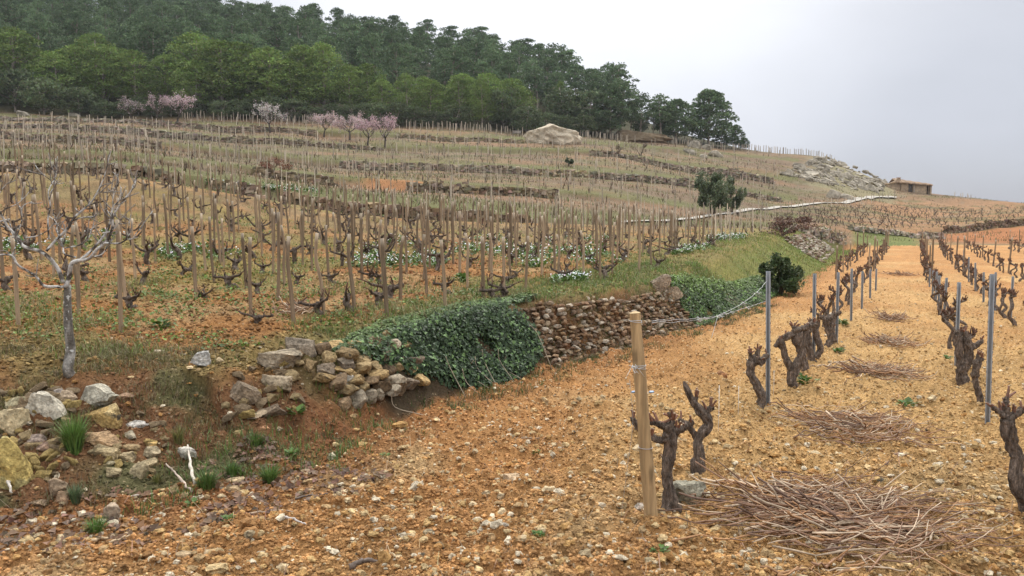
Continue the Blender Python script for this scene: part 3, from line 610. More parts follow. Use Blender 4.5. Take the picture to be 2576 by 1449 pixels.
# ------------------------------------------------------------------ single rocks: (u, v centre in the picture, width, height, colour, turn, label)
Z7 = lambda x, y: (x / 3, 966 + y / 3)
Z8 = lambda x, y: (858.7 + x / 3, 966 + y / 3)
Z9 = lambda x, y: (1717.4 + x / 3, 966 + y / 3)
GREY, OCH, YEL, PALE, ORA, PINK, BRO = (.50, .455, .36), (.42, .28, .10), (.52, .39, .125), (.52, .42, .25), (.37, .24, .13), (.33, .22, .16), (.27, .19, .12)
ROCKS = [
 (Z7(335, 200), 320, 200, GREY, -.35, 'big grey slab leaning on the rubble at the left, below the bare tree'),
 (Z7(705, 105), 345, 165, (.45, .42, .33), .30, 'tilted grey and yellow slab on top of the rubble, below the bare tree'),
 (Z7(745, 265), 290, 175, OCH, .1, 'ochre boulder beside the big grass tuft, under the tilted slab'),
 (Z7(80, 315), 185, 215, PALE, .1, 'pale upright block at the left edge, above the yellow boulder'),
 (Z7(105, 160), 190, 110, (.47, .41, .25), -.1, 'flat pale yellow stone behind the grey slab at the left edge'),
 (Z7(75, 640), 235, 420, YEL, .15, 'large yellow lichened boulder standing at the left edge'),
 (Z7(755, 425), 235, 130, ORA, .2, 'brown orange block right of the big grass tuft'),
 (Z7(780, 520), 235, 115, (.40, .31, .17), -.06, 'flat topped tan block under the brown orange one'),
 (Z7(955, 570), 145, 90, (.36, .28, .16), .12, 'small tan block in the middle of the fallen stones'),
 (Z7(825, 607), 95, 52, (.42, .36, .22), 0, 'little cream stone wedged between two tan blocks'),
 (Z7(840, 675), 145, 90, (.40, .32, .18), -.1, 'lowest left tan block of the fallen stones'),
 (Z7(1030, 662), 165, 118, (.42, .34, .2), .25, 'wedge shaped tan block at the foot of the fallen stones'),
 (Z7(1125, 613), 155, 75, (.38, .30, .17), .38, 'thin tan stone sloping down to the right above the wedge shaped block'),
 (Z7(1140, 530), 125, 95, (.36, .29, .18), .1, 'angular grey tan stone on the right of the fallen stones'),
 (Z7(1125, 450), 115, 58, OCH, 0, 'flat ochre stone on top of the fallen stones'),
 (Z7(980, 495), 135, 60, (.38, .27, .14), -.1, 'thin brown slab lying across the fallen stones'),
 (Z7(970, 390), 130, 75, (.36, .31, .22), .1, 'grey tan cobble just under the white flat stone'),
 (Z7(1025, 315), 190, 65, (.55, .52, .47), .08, 'white flat stone lying on red earth above the fallen stones'),
 (Z7(1400, 535), 150, 105, (.58, .54, .46), -.05, 'white squarish stone at the head of the bleached stick'),
 (Z7(440, 85), 72, 92, (.42, .36, .31), .2, 'small upright stone in the gap between the two top slabs'),
 (Z7(515, 105), 125, 95, (.46, .35, .24), -.2, 'pinkish tan stone wedged against the tilted slab'),
 (Z7(932, 95), 125, 48, (.42, .27, .17), 0, 'thin reddish slab right of the tilted slab'),
 (Z7(320, 480), 105, 100, PINK, .2, 'rounded pink stone under the big grass tuft'),
 (Z7(275, 430), 130, 95, (.30, .23, .19), 0, 'purplish grey stone behind the pink one'),
 (Z7(425, 790), 135, 145, (.35, .25, .16), .5, 'leaning brown stone in the dead leaves, right of the yellow boulder'),
 (Z7(458, 872), 125, 100, (.34, .22, .13), .1, 'squat brown stone below the leaning brown one'),
 (Z7(280, 905), 125, 50, BRO, 0, 'flat brown stone sunk in the dirt below the yellow boulder'),
 (Z7(1300, 805), 72, 98, (.47, .35, .18), .4, 'smooth tan stone standing at the foot of the bleached sticks'),
 (Z7(1765, 745), 145, 65, (.48, .36, .21), .15, 'upper flat stone of three lying beside the foot of the bank'),
 (Z7(1735, 800), 160, 52, (.44, .31, .17), 0, 'long low stone under the other two at the foot of the bank'),
 (Z7(1660, 765), 75, 52, (.43, .30, .17), 0, 'round stone left of the two flat ones at the foot of the bank'),
 (Z7(825, 985), 150, 135, (.40, .31, .22), -.2, 'pointed pinkish grey stone in the dead leaves at the foot of the bank'),
 (Z7(1805, 388), 85, 70, (.48, .36, .16), 0, 'yellow stone next to a grass tuft under the embedded rock'),
 (Z7(1980, 335), 110, 52, (.42, .22, .11), .2, 'orange flat stone under the embedded rock'),
 (Z7(1850, 70), 250, 170, (.22, .165, .11), 0, 'large dark grey rock embedded in the bank below the dry grass'),
 (Z7(2040, 220), 230, 130, (.21, .155, .105), .2, 'dark overhanging rock embedded in the bank right of the largest one'),
 (Z7(1900, 235), 300, 45, (.30, .23, .15), .06, 'thin dark ledge of rock jutting from the bank'),
 (Z7(2268, 858), 100, 80, (.46, .36, .22), .1, 'tan stone on the tilled soil right of the large grass tufts'),
 (Z7(2512, 880), 112, 88, (.49, .42, .31), 0, 'pale cobble at the end of a dark curved stick'),
 (Z7(1865, 1140), 95, 78, (.45, .33, .19), .3, 'tan stone half buried in the front soil left of a thin stick'),
 (Z7(115, 1290), 155, 125, (.42, .28, .18), -.1, 'square brown stone in the bottom left corner'),
 (Z7(1385, 1310), 115, 85, (.45, .33, .19), .3, 'flat tan slab in the soil near the bottom edge, right of the corner stones'),
 (Z7(190, 1412), 105, 55, (.40, .29, .17), 0, 'low tan stone at the bottom edge, under the square brown one'),
 (Z7(2290, 690), 120, 50, (.42, .30, .17), 0, 'flat orange tan stone beside the largest grass tufts'),
 (Z7(990, 1025), 62, 40, (.55, .48, .38), 0, 'small white stone right of the pointed one'),
 ((755, 875), 70, 62, (.28, .23, .17), .2, 'mossy grey rock on the crest of the bank, left of the collapsed wall'),
 ((700, 905), 110, 60, (.33, .27, .19), 0, 'broad weathered rock on the bank left of the collapsed wall'),
 ((690, 965), 80, 42, (.34, .27, .18), 0, 'rough tan rock in the bank under the broad weathered one'),
 ((505, 907), 55, 40, (.42, .41, .38), .3, 'angular grey stone on the grass edge of the terrace'),
 ((397, 886), 28, 12, (.55, .46, .33), 0, 'small white stone lying alone on the red terrace soil'),
 ((868, 945), 48, 42, (.55, .52, .45), .1, 'whitish square block low in the collapsed wall'),
 (Z8(800, 550), 92, 48, (.40, .40, .40), .1, 'bluish grey stone on the tilled soil in front of the bank'),
 (Z8(225, 885), 135, 55, (.54, .47, .34), .2, 'long white stone at the left of the tilled soil'),
 (Z8(1300, 715), 165, 75, (.50, .36, .22), -.3, 'flat pinkish slab sunk in the middle of the tilled soil'),
 (Z8(1200, 855), 62, 50, (.52, .40, .24), 0, 'round tan cobble below the pinkish slab'),
 (Z8(525, 1165), 135, 60, (.49, .36, .20), .2, 'half buried tan stone near the bottom of the tilled soil'),
 (Z8(1235, 1070), 72, 50, (.47, .42, .34), .3, 'pale stone with a dark underside in the front soil'),
 (Z8(1130, 1160), 105, 70, (.44, .30, .15), 0, 'earthy clod of stone just below the pale dark-bottomed one'),
 (Z8(855, 1325), 82, 100, (.52, .42, .28), .5, 'upright cream stone at the bottom edge of the tilled soil'),
 (Z8(2320, 1350), 105, 105, (.56, .45, .27), .2, 'cream stone with orange lichen at the bottom edge, right of the wooden post'),
 (Z8(2115, 930), 85, 62, (.46, .34, .18), 0, 'tan stone left of the foot of the wooden post'),
 (Z8(2250, 930), 72, 62, (.58, .53, .44), 0, 'white stone touching the foot of the wooden post'),
 (Z8(2420, 975), 62, 62, (.48, .38, .22), 0, 'small tan stone between the wooden post and the nearest vine'),
 (Z8(2270, 1195), 115, 62, (.50, .36, .26), .3, 'pinkish flat stone below the wooden post'),
 (Z8(1530, 122), 92, 62, (.48, .35, .19), -.4, 'upright tan stone far out on the tilled soil before the ivy'),
 (Z8(1340, 320), 80, 30, (.56, .48, .34), .1, 'thin white stone in the tilled soil above the pinkish slab'),
 (Z8(130, 800), 95, 50, (.48, .34, .18), 0, 'low tan stone at the foot of the bank, left of the tilled soil'),
 (Z9(60, 840), 290, 215, (.34, .32, .24), .1, 'mossy grey boulder with lichen at the foot of the nearest vine'),
 (Z9(2015, 942), 52, 42, (.56, .46, .28), 0, 'cream stone beside the largest heap of canes'),
 (Z9(345, 482), 82, 50, (.52, .38, .20), 0, 'tan stone in the row between the two nearest vines and the heap of canes'),
 ((1814, 944), 32, 20, (.30, .14, .06), 0, 'dark red brown stone left of the first metal post'),
 ((1660, 718), 60, 50, (.27, .21, .15), .2, 'dark block standing on the crest of the crumbling wall'),
 ((1690, 742), 55, 42, (.34, .27, .19), -.2, 'tan block tumbling from the crest of the crumbling wall'),
]
for i, ((u, v), w, h, col, turn, lab) in enumerate(ROCKS):
    if w > 65 and not (u > 1640 and v < 800) and not (480 < u < 800 and 860 < v < 970) and u != 868: w, h = w / 3, h / 3
    elif v > 1000: w, h = w / 3, h / 3
    vb = v + h * .38
    p = onground(u, vb); m = pxm(p[1]); sub = 4 if w * m > .2 else 3
    big = 1.10 if u < 520 and v > 960 and w > 35 else 1.05; dz = h * m * 1.1 * big; dx = w * m * big; dy = max(.55 * dx, .6 * dz)
    V, Fc = rock((dx, dy, dz), 300 + i, sub, .8, 11, .13)
    V = V @ rot(random.uniform(-.1, .1), -turn * .8, random.uniform(-.3, .3)).T
    n = n3(V, 3.0 / max(dx, .05), i); col0 = col; col = tuple(.9 * np.asarray(col) + .10 * np.array([.37, .29, .19])); C = np.asarray(col)[None] * (1 + .9 * n[:, None]); C = np.clip(C * (1 + .7 * n3(V, 9 / max(dx, .05), i + 9)[:, None]), .03, .8)
    if col0 == YEL or col0 == OCH: C = np.where((n > .06)[:, None], C * np.array([.9, 1.0, 1.25]), C)
    mb = MB(); mb.add(V, Fc, C)
    o = link('rock', mb.mesh('rock', False), M['rock'], loc=p + np.array([0, dy * .25, dz * .31]))
    tag(o, lab, 'rock', 'loose rocks about the bank and the tilled soil')

# smaller rubble filling the gaps of the fallen wall at the left: each stone a thing, told apart only by where the heap lies
def rubble():
    r = np.random.default_rng(61); protos = []
    for k in range(8):
        V, Fc = rock((1, .8, .6), 950 + k, 3, .8, 10, .13); n = n3(V, 3, k); mb = MB(); mb.add(V, Fc, np.clip(np.array([(.42, .31, .16), (.37, .27, .16), (.44, .32, .12), (.30, .22, .13)][k % 4])[None] * (1 + .9 * n[:, None]), .05, .7)); me = mb.mesh('rubble_stone', False); me.materials.append(M['rock']); protos.append(me)
    for k in range(140):
        if k < 88: u, v = r.uniform(0, 190), r.uniform(985, 1215); w = r.uniform(16, 44); lab = 'small tan stone filling the rubble heap at the left edge'
        elif k < 115: u, v = 300 + r.uniform(-60, 130), r.uniform(1040, 1190); w = r.uniform(14, 34); lab = 'small tan stone among the fallen stones right of the big grass tuft'
        else: u, v = r.uniform(560, 760), r.uniform(905, 1075); w = r.uniform(18, 44); lab = 'small weathered stone showing through the bank left of the collapsed wall'
        p = onground(u, v, lo=3.5); s_ = w * pxm(p[1]); o = link('rubble_stone', protos[r.integers(8)], loc=p + np.array([0, 0, s_ * .24])); o.scale = (s_ * r.uniform(.9, 1.3), s_, s_ * r.uniform(.8, 1.2)); o.rotation_euler = (r.normal(0, .3), r.normal(0, .3), r.uniform(0, 6.28)); tag(o, lab, 'rock', 'small stones of the fallen bank wall')
rubble()
# gravel and clods over the soil
def in_terrace(x, y, margin=.6):
    t = x / y; b0, _ = lineYZ('B0', t); s, u = foot_near(x, y); w = np.interp(u, BWU, BW); return (s > w + margin) & (y < b0 - .6) & (t < .44)
def scatter_lower(n, lo=3.6, hi=30, r=rng):
    y = 1 / (1 / lo + (1 / hi - 1 / lo) * r.random(n) ** .85); t = r.uniform(-.72, .72, n); x = t * y; return x, y
def gravel():
    mb = MB(); r = np.random.default_rng(41)
    x, y = scatter_lower(20000, r=r); s, u = foot_near(x, y); upx = np.interp(u, STU, STK)
    k = ((s < -.05) & (r.random(len(x)) < .95)) | ((s > 0) & (r.random(len(x)) < .25) & (upx < 1000))
    x, y, s = x[k], y[k], s[k]; z = height(x, y)
    pal = np.array([(.56, .41, .21), (.50, .33, .14), (.46, .27, .10), (.40, .21, .07), (.54, .42, .25), (.32, .17, .065), (.62, .53, .38), (.44, .30, .15)])
    def pieces(x, y, size, col, V0, F0, lift):
        n = len(x); a = r.uniform(0, 6.28, n); c, q = np.cos(a), np.sin(a); V = V0[None] * (1 + r.uniform(-.32, .32, (n, len(V0), 1))) * size[:, None, None] * r.uniform((.8, .7, .45), (1.5, 1.15, .95), (n, 3))[:, None, :]
        V = np.stack([V[:, :, 0] * c[:, None] - V[:, :, 1] * q[:, None], V[:, :, 0] * q[:, None] + V[:, :, 1] * c[:, None], V[:, :, 2]], 2) + np.stack([x, y, height(x, y) + relief(x, y) + size * .3], 1)[:, None, :]
        mb.add(V.reshape(-1, 3), (np.arange(n)[:, None, None] * len(V0) + F0[None]).reshape(-1, 3), np.repeat(col, len(V0), 0))
    n = len(x); size = .008 + .022 * r.random(n) ** 3 + .022 * (r.random(n) < .015); col = pal[r.integers(8, size=n)] * r.uniform(.75, 1.15, (n, 1)); bg_ = (size > .018) & (y < 9)
    pieces(x[bg_], y[bg_], size[bg_], col[bg_], *ICO[1], .012); pieces(x[~bg_], y[~bg_], size[~bg_], col[~bg_], *ICO[0], .012)
    # crumbs of soil: the colour of the ground they lie on
    x, y = scatter_lower(150000, 3.8, 28, r); s, u = foot_near(x, y); upx = np.interp(u, STU, STK); k = (s < .1) | ((s > 0) & (r.random(len(x)) < .5) & (upx < 1000)); x, y = x[k], y[k]
    C, _ = ground_colour(x, y, x * 0); n = len(x); pieces(x, y, (.0042 + .0120 * r.random(n) ** 3.0) * (1 + .022 * y), np.clip(C * r.uniform(.7, 1.4, (n, 1)), .02, .8), *ICO[0], .010)
    n = 34000; y = 1 / (1 / 6.5 + (1 / 24 - 1 / 6.5) * r.random(n) ** .85); x = r.uniform(-.7, .4, n) * y; k = in_terrace(x, y, 0); x, y = x[k], y[k]; C, _ = ground_colour(x, y, x * 0); n = len(x)
    pieces(x, y, (.006 + .018 * r.random(n) ** 2) * (1 + .03 * y), np.clip(C * r.uniform(.55, 1.5, (n, 1)), .02, .8), *ICO[0], .010)
    tag(link('gravel', mb.mesh('gravel', False), M['rock']), 'small pale stones and clods strewn over the tilled soil', 'gravel', kind='stuff')
gravel()

# ------------------------------------------------------------------ grass, weeds, flowers, litter (nobody could count them)
GRN = np.array([.085, .145, .032]); OLV = np.array([.17, .165, .055]); DRY = np.array([.42, .33, .16]); BRT = np.array([.14, .21, .04])
def grass_patch(mb, x, y, L, col, dens, r, spread=.06, wid=.003, lean=(.2, 1.1), lift=0.0):
    n = len(x) * dens; px = np.repeat(x, dens) + r.normal(0, spread, n); py = np.repeat(y, dens) + r.normal(0, spread, n)
    z = height(px, py) + lift; Ls = np.repeat(L, dens) * r.uniform(.5, 1.25, n)
    wd = np.maximum(wid, .00022 * py)
    blades(mb, np.c_[px, py, z], Ls, r.uniform(0, 6.283, n), r.uniform(*lean, n), wd * r.uniform(.7, 1.4, n), np.repeat(col, dens, 0) * r.uniform(.7, 1.3, (n, 1)))
def bank_pts(n, u0, u1, s0, s1, r):
    u = r.uniform(st(u0) if not isinstance(u0, float) else u0, st(u1), n); s = r.uniform(s0, s1, n); P = np.array([foot_at(a, b)[0] for a, b in zip(u, s)]); return P[:, 0], P[:, 1]
def bank_grass():
    r = np.random.default_rng(51); mb = MB()
    def lay(n, u0, u1, s0, s1, cols, L, dens, clump=None, **kw):
        x, y = bank_pts(n, u0, u1, s0, s1, r)
        if clump is not None: k = fbm(x * 2.2, y * 2.2, 3, 91) > clump; x, y = x[k], y[k]
        c = np.array(cols)[r.integers(len(cols), size=len(x))]
        grass_patch(mb, x, y, L * r.uniform(.6, 1.3, len(x)), c, dens, r, **kw)
    lay(3000, -300, 1010, .7, 2.9, [OLV, DRY * .55, OLV * .7, (.16, .11, .06)], .065, 8, .44)
    lay(1900, -300, 1000, -.1, 1.6, [OLV * .6, (.14, .09, .05), DRY * .4], .06, 7, .5)
    lay(260, 300, 1000, -.5, .7, [GRN, GRN * .8, BRT * .8], .12, 9, .50, spread=.05)
    lay(1100, 1400, 1770, .0, .5, [(.20, .13, .075), (.16, .10, .06), DRY * .5, GRN * .7], .13, 6, .42, lean=(.6, 2.2))
    lay(1300, 1050, 1480, .65, 1.9, [OLV, BRT, GRN, DRY * .5], .10, 8, .36)
    lay(2200, 1420, 1900, .45, 2.4, [OLV * .8, BRT * 1.0, GRN, BRT, DRY * .45], .13, 9, .34, spread=.10)
    lay(1500, 1040, 1900, -.55, .15, [GRN * .8, OLV * .6, GRN * .6, (.14, .09, .05)], .10, 8, .42)
    lay(2600, 1740, 2150, -.3, 3.6, [OLV, BRT * 1.2, BRT, (.24, .23, .06), OLV * 1.1], .13, 9, .30, spread=.16)
    tag(link('grass', mb.mesh('grass', False), M['leaf']), 'olive and green grass and weeds covering the bank and its crest', 'grass', kind='stuff')
bank_grass()
def terrace_weeds():
    r = np.random.default_rng(52); mb = MB(); fl = MB()
    n = 15000; y = 1 / (1 / 7.5 + (1 / 50 - 1 / 7.5) * r.random(n) ** .8); x = r.uniform(-.70, .42, n) * y
    k = in_terrace(x, y, .1) & (fbm(x * .8, y * .8, 4, 60) > .455 + .10 * sm(16, 10, y)); x, y = x[k], y[k]
    q = r.random(len(x)); lush = fbm(x * .5 + 9, y * .5, 3, 61)
    c = np.where((q < .4)[:, None], DRY * .6, np.where((q < .72)[:, None], OLV, np.where((lush > .5)[:, None], BRT, GRN)))
    grass_patch(mb, x, y, (.05 + .07 * r.random(len(x))) * (1 + .8 * (lush > .55)), c, 6, r, spread=.10, wid=.004, lean=(.3, 1.3))
    # lush broad-leaved clumps
    m = 900; y = 1 / (1 / 8 + (1 / 46 - 1 / 8) * r.random(m) ** .8); x = r.uniform(-.68, .40, m) * y
    k = in_terrace(x, y, .3) & (fbm(x * .5 + 9, y * .5, 3, 61) > .47); x, y = x[k], y[k]
    d = 26; px = np.repeat(x, d) + r.normal(0, .13, len(x) * d); py = np.repeat(y, d) + r.normal(0, .13, len(x) * d); pz = height(px, py) + r.uniform(.01, .10, len(px))
    D = unit(len(px), r); D[:, 2] = np.abs(D[:, 2]) * .6 + .15
    leaflets(mb, np.c_[px, py, pz], D, np.tile([0, 0, 1.], (len(px), 1)), r.uniform(.02, .05, len(px)) * (1 + py * .014), jit(BRT * .75, len(px), .45, r))
    tag(link('weeds', mb.mesh('weeds', False), M['leaf']), 'green weeds and dry straw between the stakes on the upper terrace', 'weeds', kind='stuff')
    # white flowers standing over green leaves
    G = MB(); spots = [(445, 622, 70, 48), (560, 632, 45, 12), (30, 605, 40, 25), (60, 620, 50, 20), (240, 590, 90, 25)]
    X, Y = [], []
    for u, v, wu, k_ in spots:
        p = onground(u, v + 16); m_ = pxm(p[1]); X.append(p[0] + r.normal(0, wu * m_ * .42, k_)); Y.append(p[1] + r.normal(0, wu * m_ * 1.1, k_))
    for _ in range(850):
        u = r.uniform(880, 1560); v = r.uniform(592, 672)
        if fbm(np.array([u * .012]), np.array([v * .035]), 3, 65)[0] > .53 + .0006 * max(0, v - 640) * 3: p = onground(u, v + 6); X.append([p[0]]); Y.append([p[1]])
    for (u0, v0, u1, v1, k_, e_) in [(1400, 718, 1440, 706, 40, 3), (1440, 706, 1465, 712, 30, 3), (1780, 604, 1880, 598, 100, 4), (1690, 640, 1790, 622, 60, 6), (520, 462, 640, 475, 60, 3), (660, 474, 800, 484, 70, 4), (1950, 582, 2090, 580, 60, 3)]:
        for _ in range(k_):
            f = r.random(); p = onground(u0 + (u1 - u0) * f, v0 + (v1 - v0) * f + r.normal(0, e_)); X.append([p[0]]); Y.append([p[1]])
    x = np.concatenate([np.atleast_1d(a) for a in X]); y = np.concatenate([np.atleast_1d(a) for a in Y]); z = height(x, y); n = len(x)
    d = 9; px = np.repeat(x, d) + r.normal(0, .06, n * d); py = np.repeat(y, d) + r.normal(0, .06, n * d); pz = np.repeat(z, d) + r.uniform(.0, .13, n * d)
    D = unit(n * d, r); D[:, 2] = np.abs(D[:, 2]) * .7 + .1
    leaflets(G, np.c_[px, py, pz], D, np.tile([0, 0, 1.], (n * d, 1)), r.uniform(.05, .10, n * d) * (1 + .01 * py), jit(GRN, n * d, .35, r))
    d = 3; px = np.repeat(x, d) + r.normal(0, .09, n * d); py = np.repeat(y, d) + r.normal(0, .05, n * d); pz = np.repeat(z, d) + r.uniform(.10, .19, n * d)
    a = r.uniform(0, 6.28, n * d)
    leaflets(fl, np.c_[px, py, pz], np.c_[np.cos(a), np.sin(a), r.uniform(-.2, .6, n * d)], unit(n * d, r) * .5 + [0, -.5, .8], r.uniform(.018, .036, n * d) * (1 + .012 * py), jit((.80, .80, .80), n * d, .12, r), width=.55)
    tag(link('flower_foliage', G.mesh('flower_foliage', False), M['leaf']), 'dark green leaves under the white wild flowers on the terrace', 'foliage', kind='stuff')
    tag(link('white_flowers', fl.mesh('white_flowers', False), M['flower']), 'drifts of small white wild flowers among the stakes', 'flowers', kind='stuff')
terrace_weeds()
def hill_grass():
    r = np.random.default_rng(53); mb = MB()
    n = 15000; y = r.uniform(38, 150, n); x = r.uniform(-.70, .70, n) * y; t = x / y
    b1, _ = lineYZ('B1', t); t0, _ = lineYZ('T0', t)
    k = (y > b1 - 1) & (y < t0 + 3) & (fbm(x * .12 + 3, y * .45, 4, 52) > .46); x, y = x[k], y[k]; q = r.random(len(x))
    c = np.where((q < .3)[:, None], DRY * .4, np.where((q < .62)[:, None], OLV * .65, np.where((q < .85)[:, None], np.array([.13, .09, .06]), GRN * .9)))
    grass_patch(mb, x, y, r.uniform(.12, .38, len(x)), c, 4, r, spread=.45, wid=.02, lean=(.2, 1.2))
    tag(link('hillside_grass', mb.mesh('hillside_grass', False), M['leaf']), 'olive and straw grass clumps over the terraced hillside', 'grass', kind='stuff')
hill_grass()
def lower_litter():
    r = np.random.default_rng(54); mb = MB()
    # dead leaves, chips and twigs along the foot of the rubble
    n = 2600; x, y = bank_pts(n, -300, 760, -.9, .5, r); k = fbm(x * 1.7, y * 1.7, 3, 95) > .42; x, y = x[k], y[k]; n = len(x)
    D = unit(n, r); D[:, 2] *= .35
    leaflets(mb, np.c_[x, y, height(x, y) + relief(x, y) + .012], D, np.tile([0, -.3, 1.], (n, 1)), r.uniform(.03, .075, n), jit((.17, .10, .06), n, .5, r), fold=.5)
    n = 1100; x, y = scatter_lower(n, 3.8, 20, r); s, _ = foot_near(x, y); k = s < 0; x, y = x[k], y[k]; n = len(x); z = height(x, y) + relief(x, y) - .02
    a = r.uniform(0, 6.28, n); blades(mb, np.c_[x, y, z + .03], r.uniform(.06, .22, n), a, np.full(n, 1.45), np.full(n, .0028), jit((.30, .20, .12), n, .6, r))
    tag(link('leaf_litter', mb.mesh('leaf_litter', False), M['leaf']), 'brown dead leaves and broken twigs on the front soil', 'litter', kind='stuff')
lower_litter()

# ------------------------------------------------------------------ grass tufts one can point at
def tuft(u, v, wpx, hpx, label, col=GRN, n=130, rosette=False, name='grass_tuft', cat='grass tuft', grp='grass tufts at the foot of the bank'):
    r = np.random.default_rng(int(u * 7 + v)); p = onground(u, v); p[2] += max(0, float(relief(p[:1], p[1:2])[0])) * .8; m = pxm(p[1]); w = wpx * m / 2; L = hpx * m
    mb = MB()
    if rosette:
        k = n // 2; a = r.uniform(0, 6.28, k); q = r.random(k) ** .6 * w * .8
        P = np.c_[np.cos(a) * q, np.sin(a) * q, r.uniform(.0, .5, k) * L]; D = np.c_[np.cos(a), np.sin(a), r.uniform(.1, 1.0, k)]
        leaflets(mb, P, D, np.tile([0, 0, 1.], (k, 1)), r.uniform(.5, 1.0, k) * max(L, w) * .6, jit(col, k, .35, r))
    else:
        a = r.uniform(0, 6.28, n); q = r.random(n) ** .7 * w * .35
        blades(mb, np.c_[np.cos(a) * q, np.sin(a) * q, np.full(n, -.02)], np.hypot(L, w) * r.uniform(.55, 1.05, n), a + r.normal(0, .4, n), r.uniform(.1, .95, n) * min(1.4, .5 + .6 * w / L), np.full(n, .0035), jit(col, n, .45, r))
    o = link(name, mb.mesh(name, False), M['leaf'], loc=p); tag(o, label, cat, grp)
for a in [
 (Z7(560, 520), 85, 105, 'large fresh green grass tuft hanging between the grey slab and the ochre boulder', GRN * 1.25, 420),
 (Z7(1935, 480), 62, 45, 'green grass tuft under the dark overhanging rock', GRN, 160),
 (Z7(2040, 765), 80, 62, 'wide green grass tuft rightmost of the row at the foot of the bank', GRN * 1.1, 260),
 (Z7(1560, 815), 85, 62, 'grass tuft right of the bleached sticks', GRN * .9, 240),
 (Z7(1755, 695), 65, 40, 'low grass tuft above the three stones at the foot of the bank', GRN, 160),
 (Z7(570, 905), 52, 55, 'narrow grey green grass tuft in the dead leaves', np.array([.09, .13, .06]), 150),
 (Z7(725, 1155), 78, 42, 'yellowish green grass tuft in the front soil below the dead leaves', GRN * 1.3, 190),
 (Z7(1345, 440), 55, 50, 'half dry straw coloured grass tuft in the red earth of the bank', OLV, 110),
 (Z7(1180, 745), 52, 26, 'thin grass tuft at the foot of the fallen stones', OLV * .8, 80),
]: tuft(a[0][0], a[0][1], a[1], a[2], a[3], a[4], a[5])
for a in [
 (Z7(2240, 260), 46, 34, 'dark green leafy weed growing beside the embedded rock'), (Z7(2200, 560), 34, 22, 'leafy weed in the reddish bank right of the grass tufts'),
 (Z7(1730, 1110), 36, 22, 'small blue green weed on the front soil'), (Z7(1440, 940), 44, 24, 'bright green clover patch below the bleached sticks'),
 (Z8(1465, 545), 22, 14, 'little bright weed alone in the middle of the tilled soil'), (Z8(330, 570), 26, 14, 'green weed at the edge of the bank foot before the tilled soil'),
 (Z8(1480, 1150), 28, 20, 'thin weed in the front soil below the stones'), (Z8(2400, 1325), 50, 26, 'dark green weed behind the cream lichened stone'),
 (Z9(1690, 180), 50, 30, 'green thistle rosette between the far canes and the right row'), (Z9(1940, 665), 36, 12, 'flat rosette in the alley right of the largest heap of canes'),
 ((2030, 968), 60, 34, 'leafy green weed at the foot of the forked vine'), ((2108, 888), 30, 20, 'small green weed beside the second metal post'),
 ((2118, 826), 26, 26, 'bright green weed at the foot of a short vine'), ((2383, 905), 22, 16, 'green weed left of the third vine of the right row'),
 ((400, 826), 50, 34, 'dark leafy weed on the terrace left of the front stakes'), ((1165, 712), 50, 34, 'bright broad-leaved weed behind the vine with two arms'),
]: tuft(a[0][0], a[0][1], a[1], a[2], a[3], GRN * 1.1, 90, True, 'leafy_weed', 'weed', 'single green weeds')

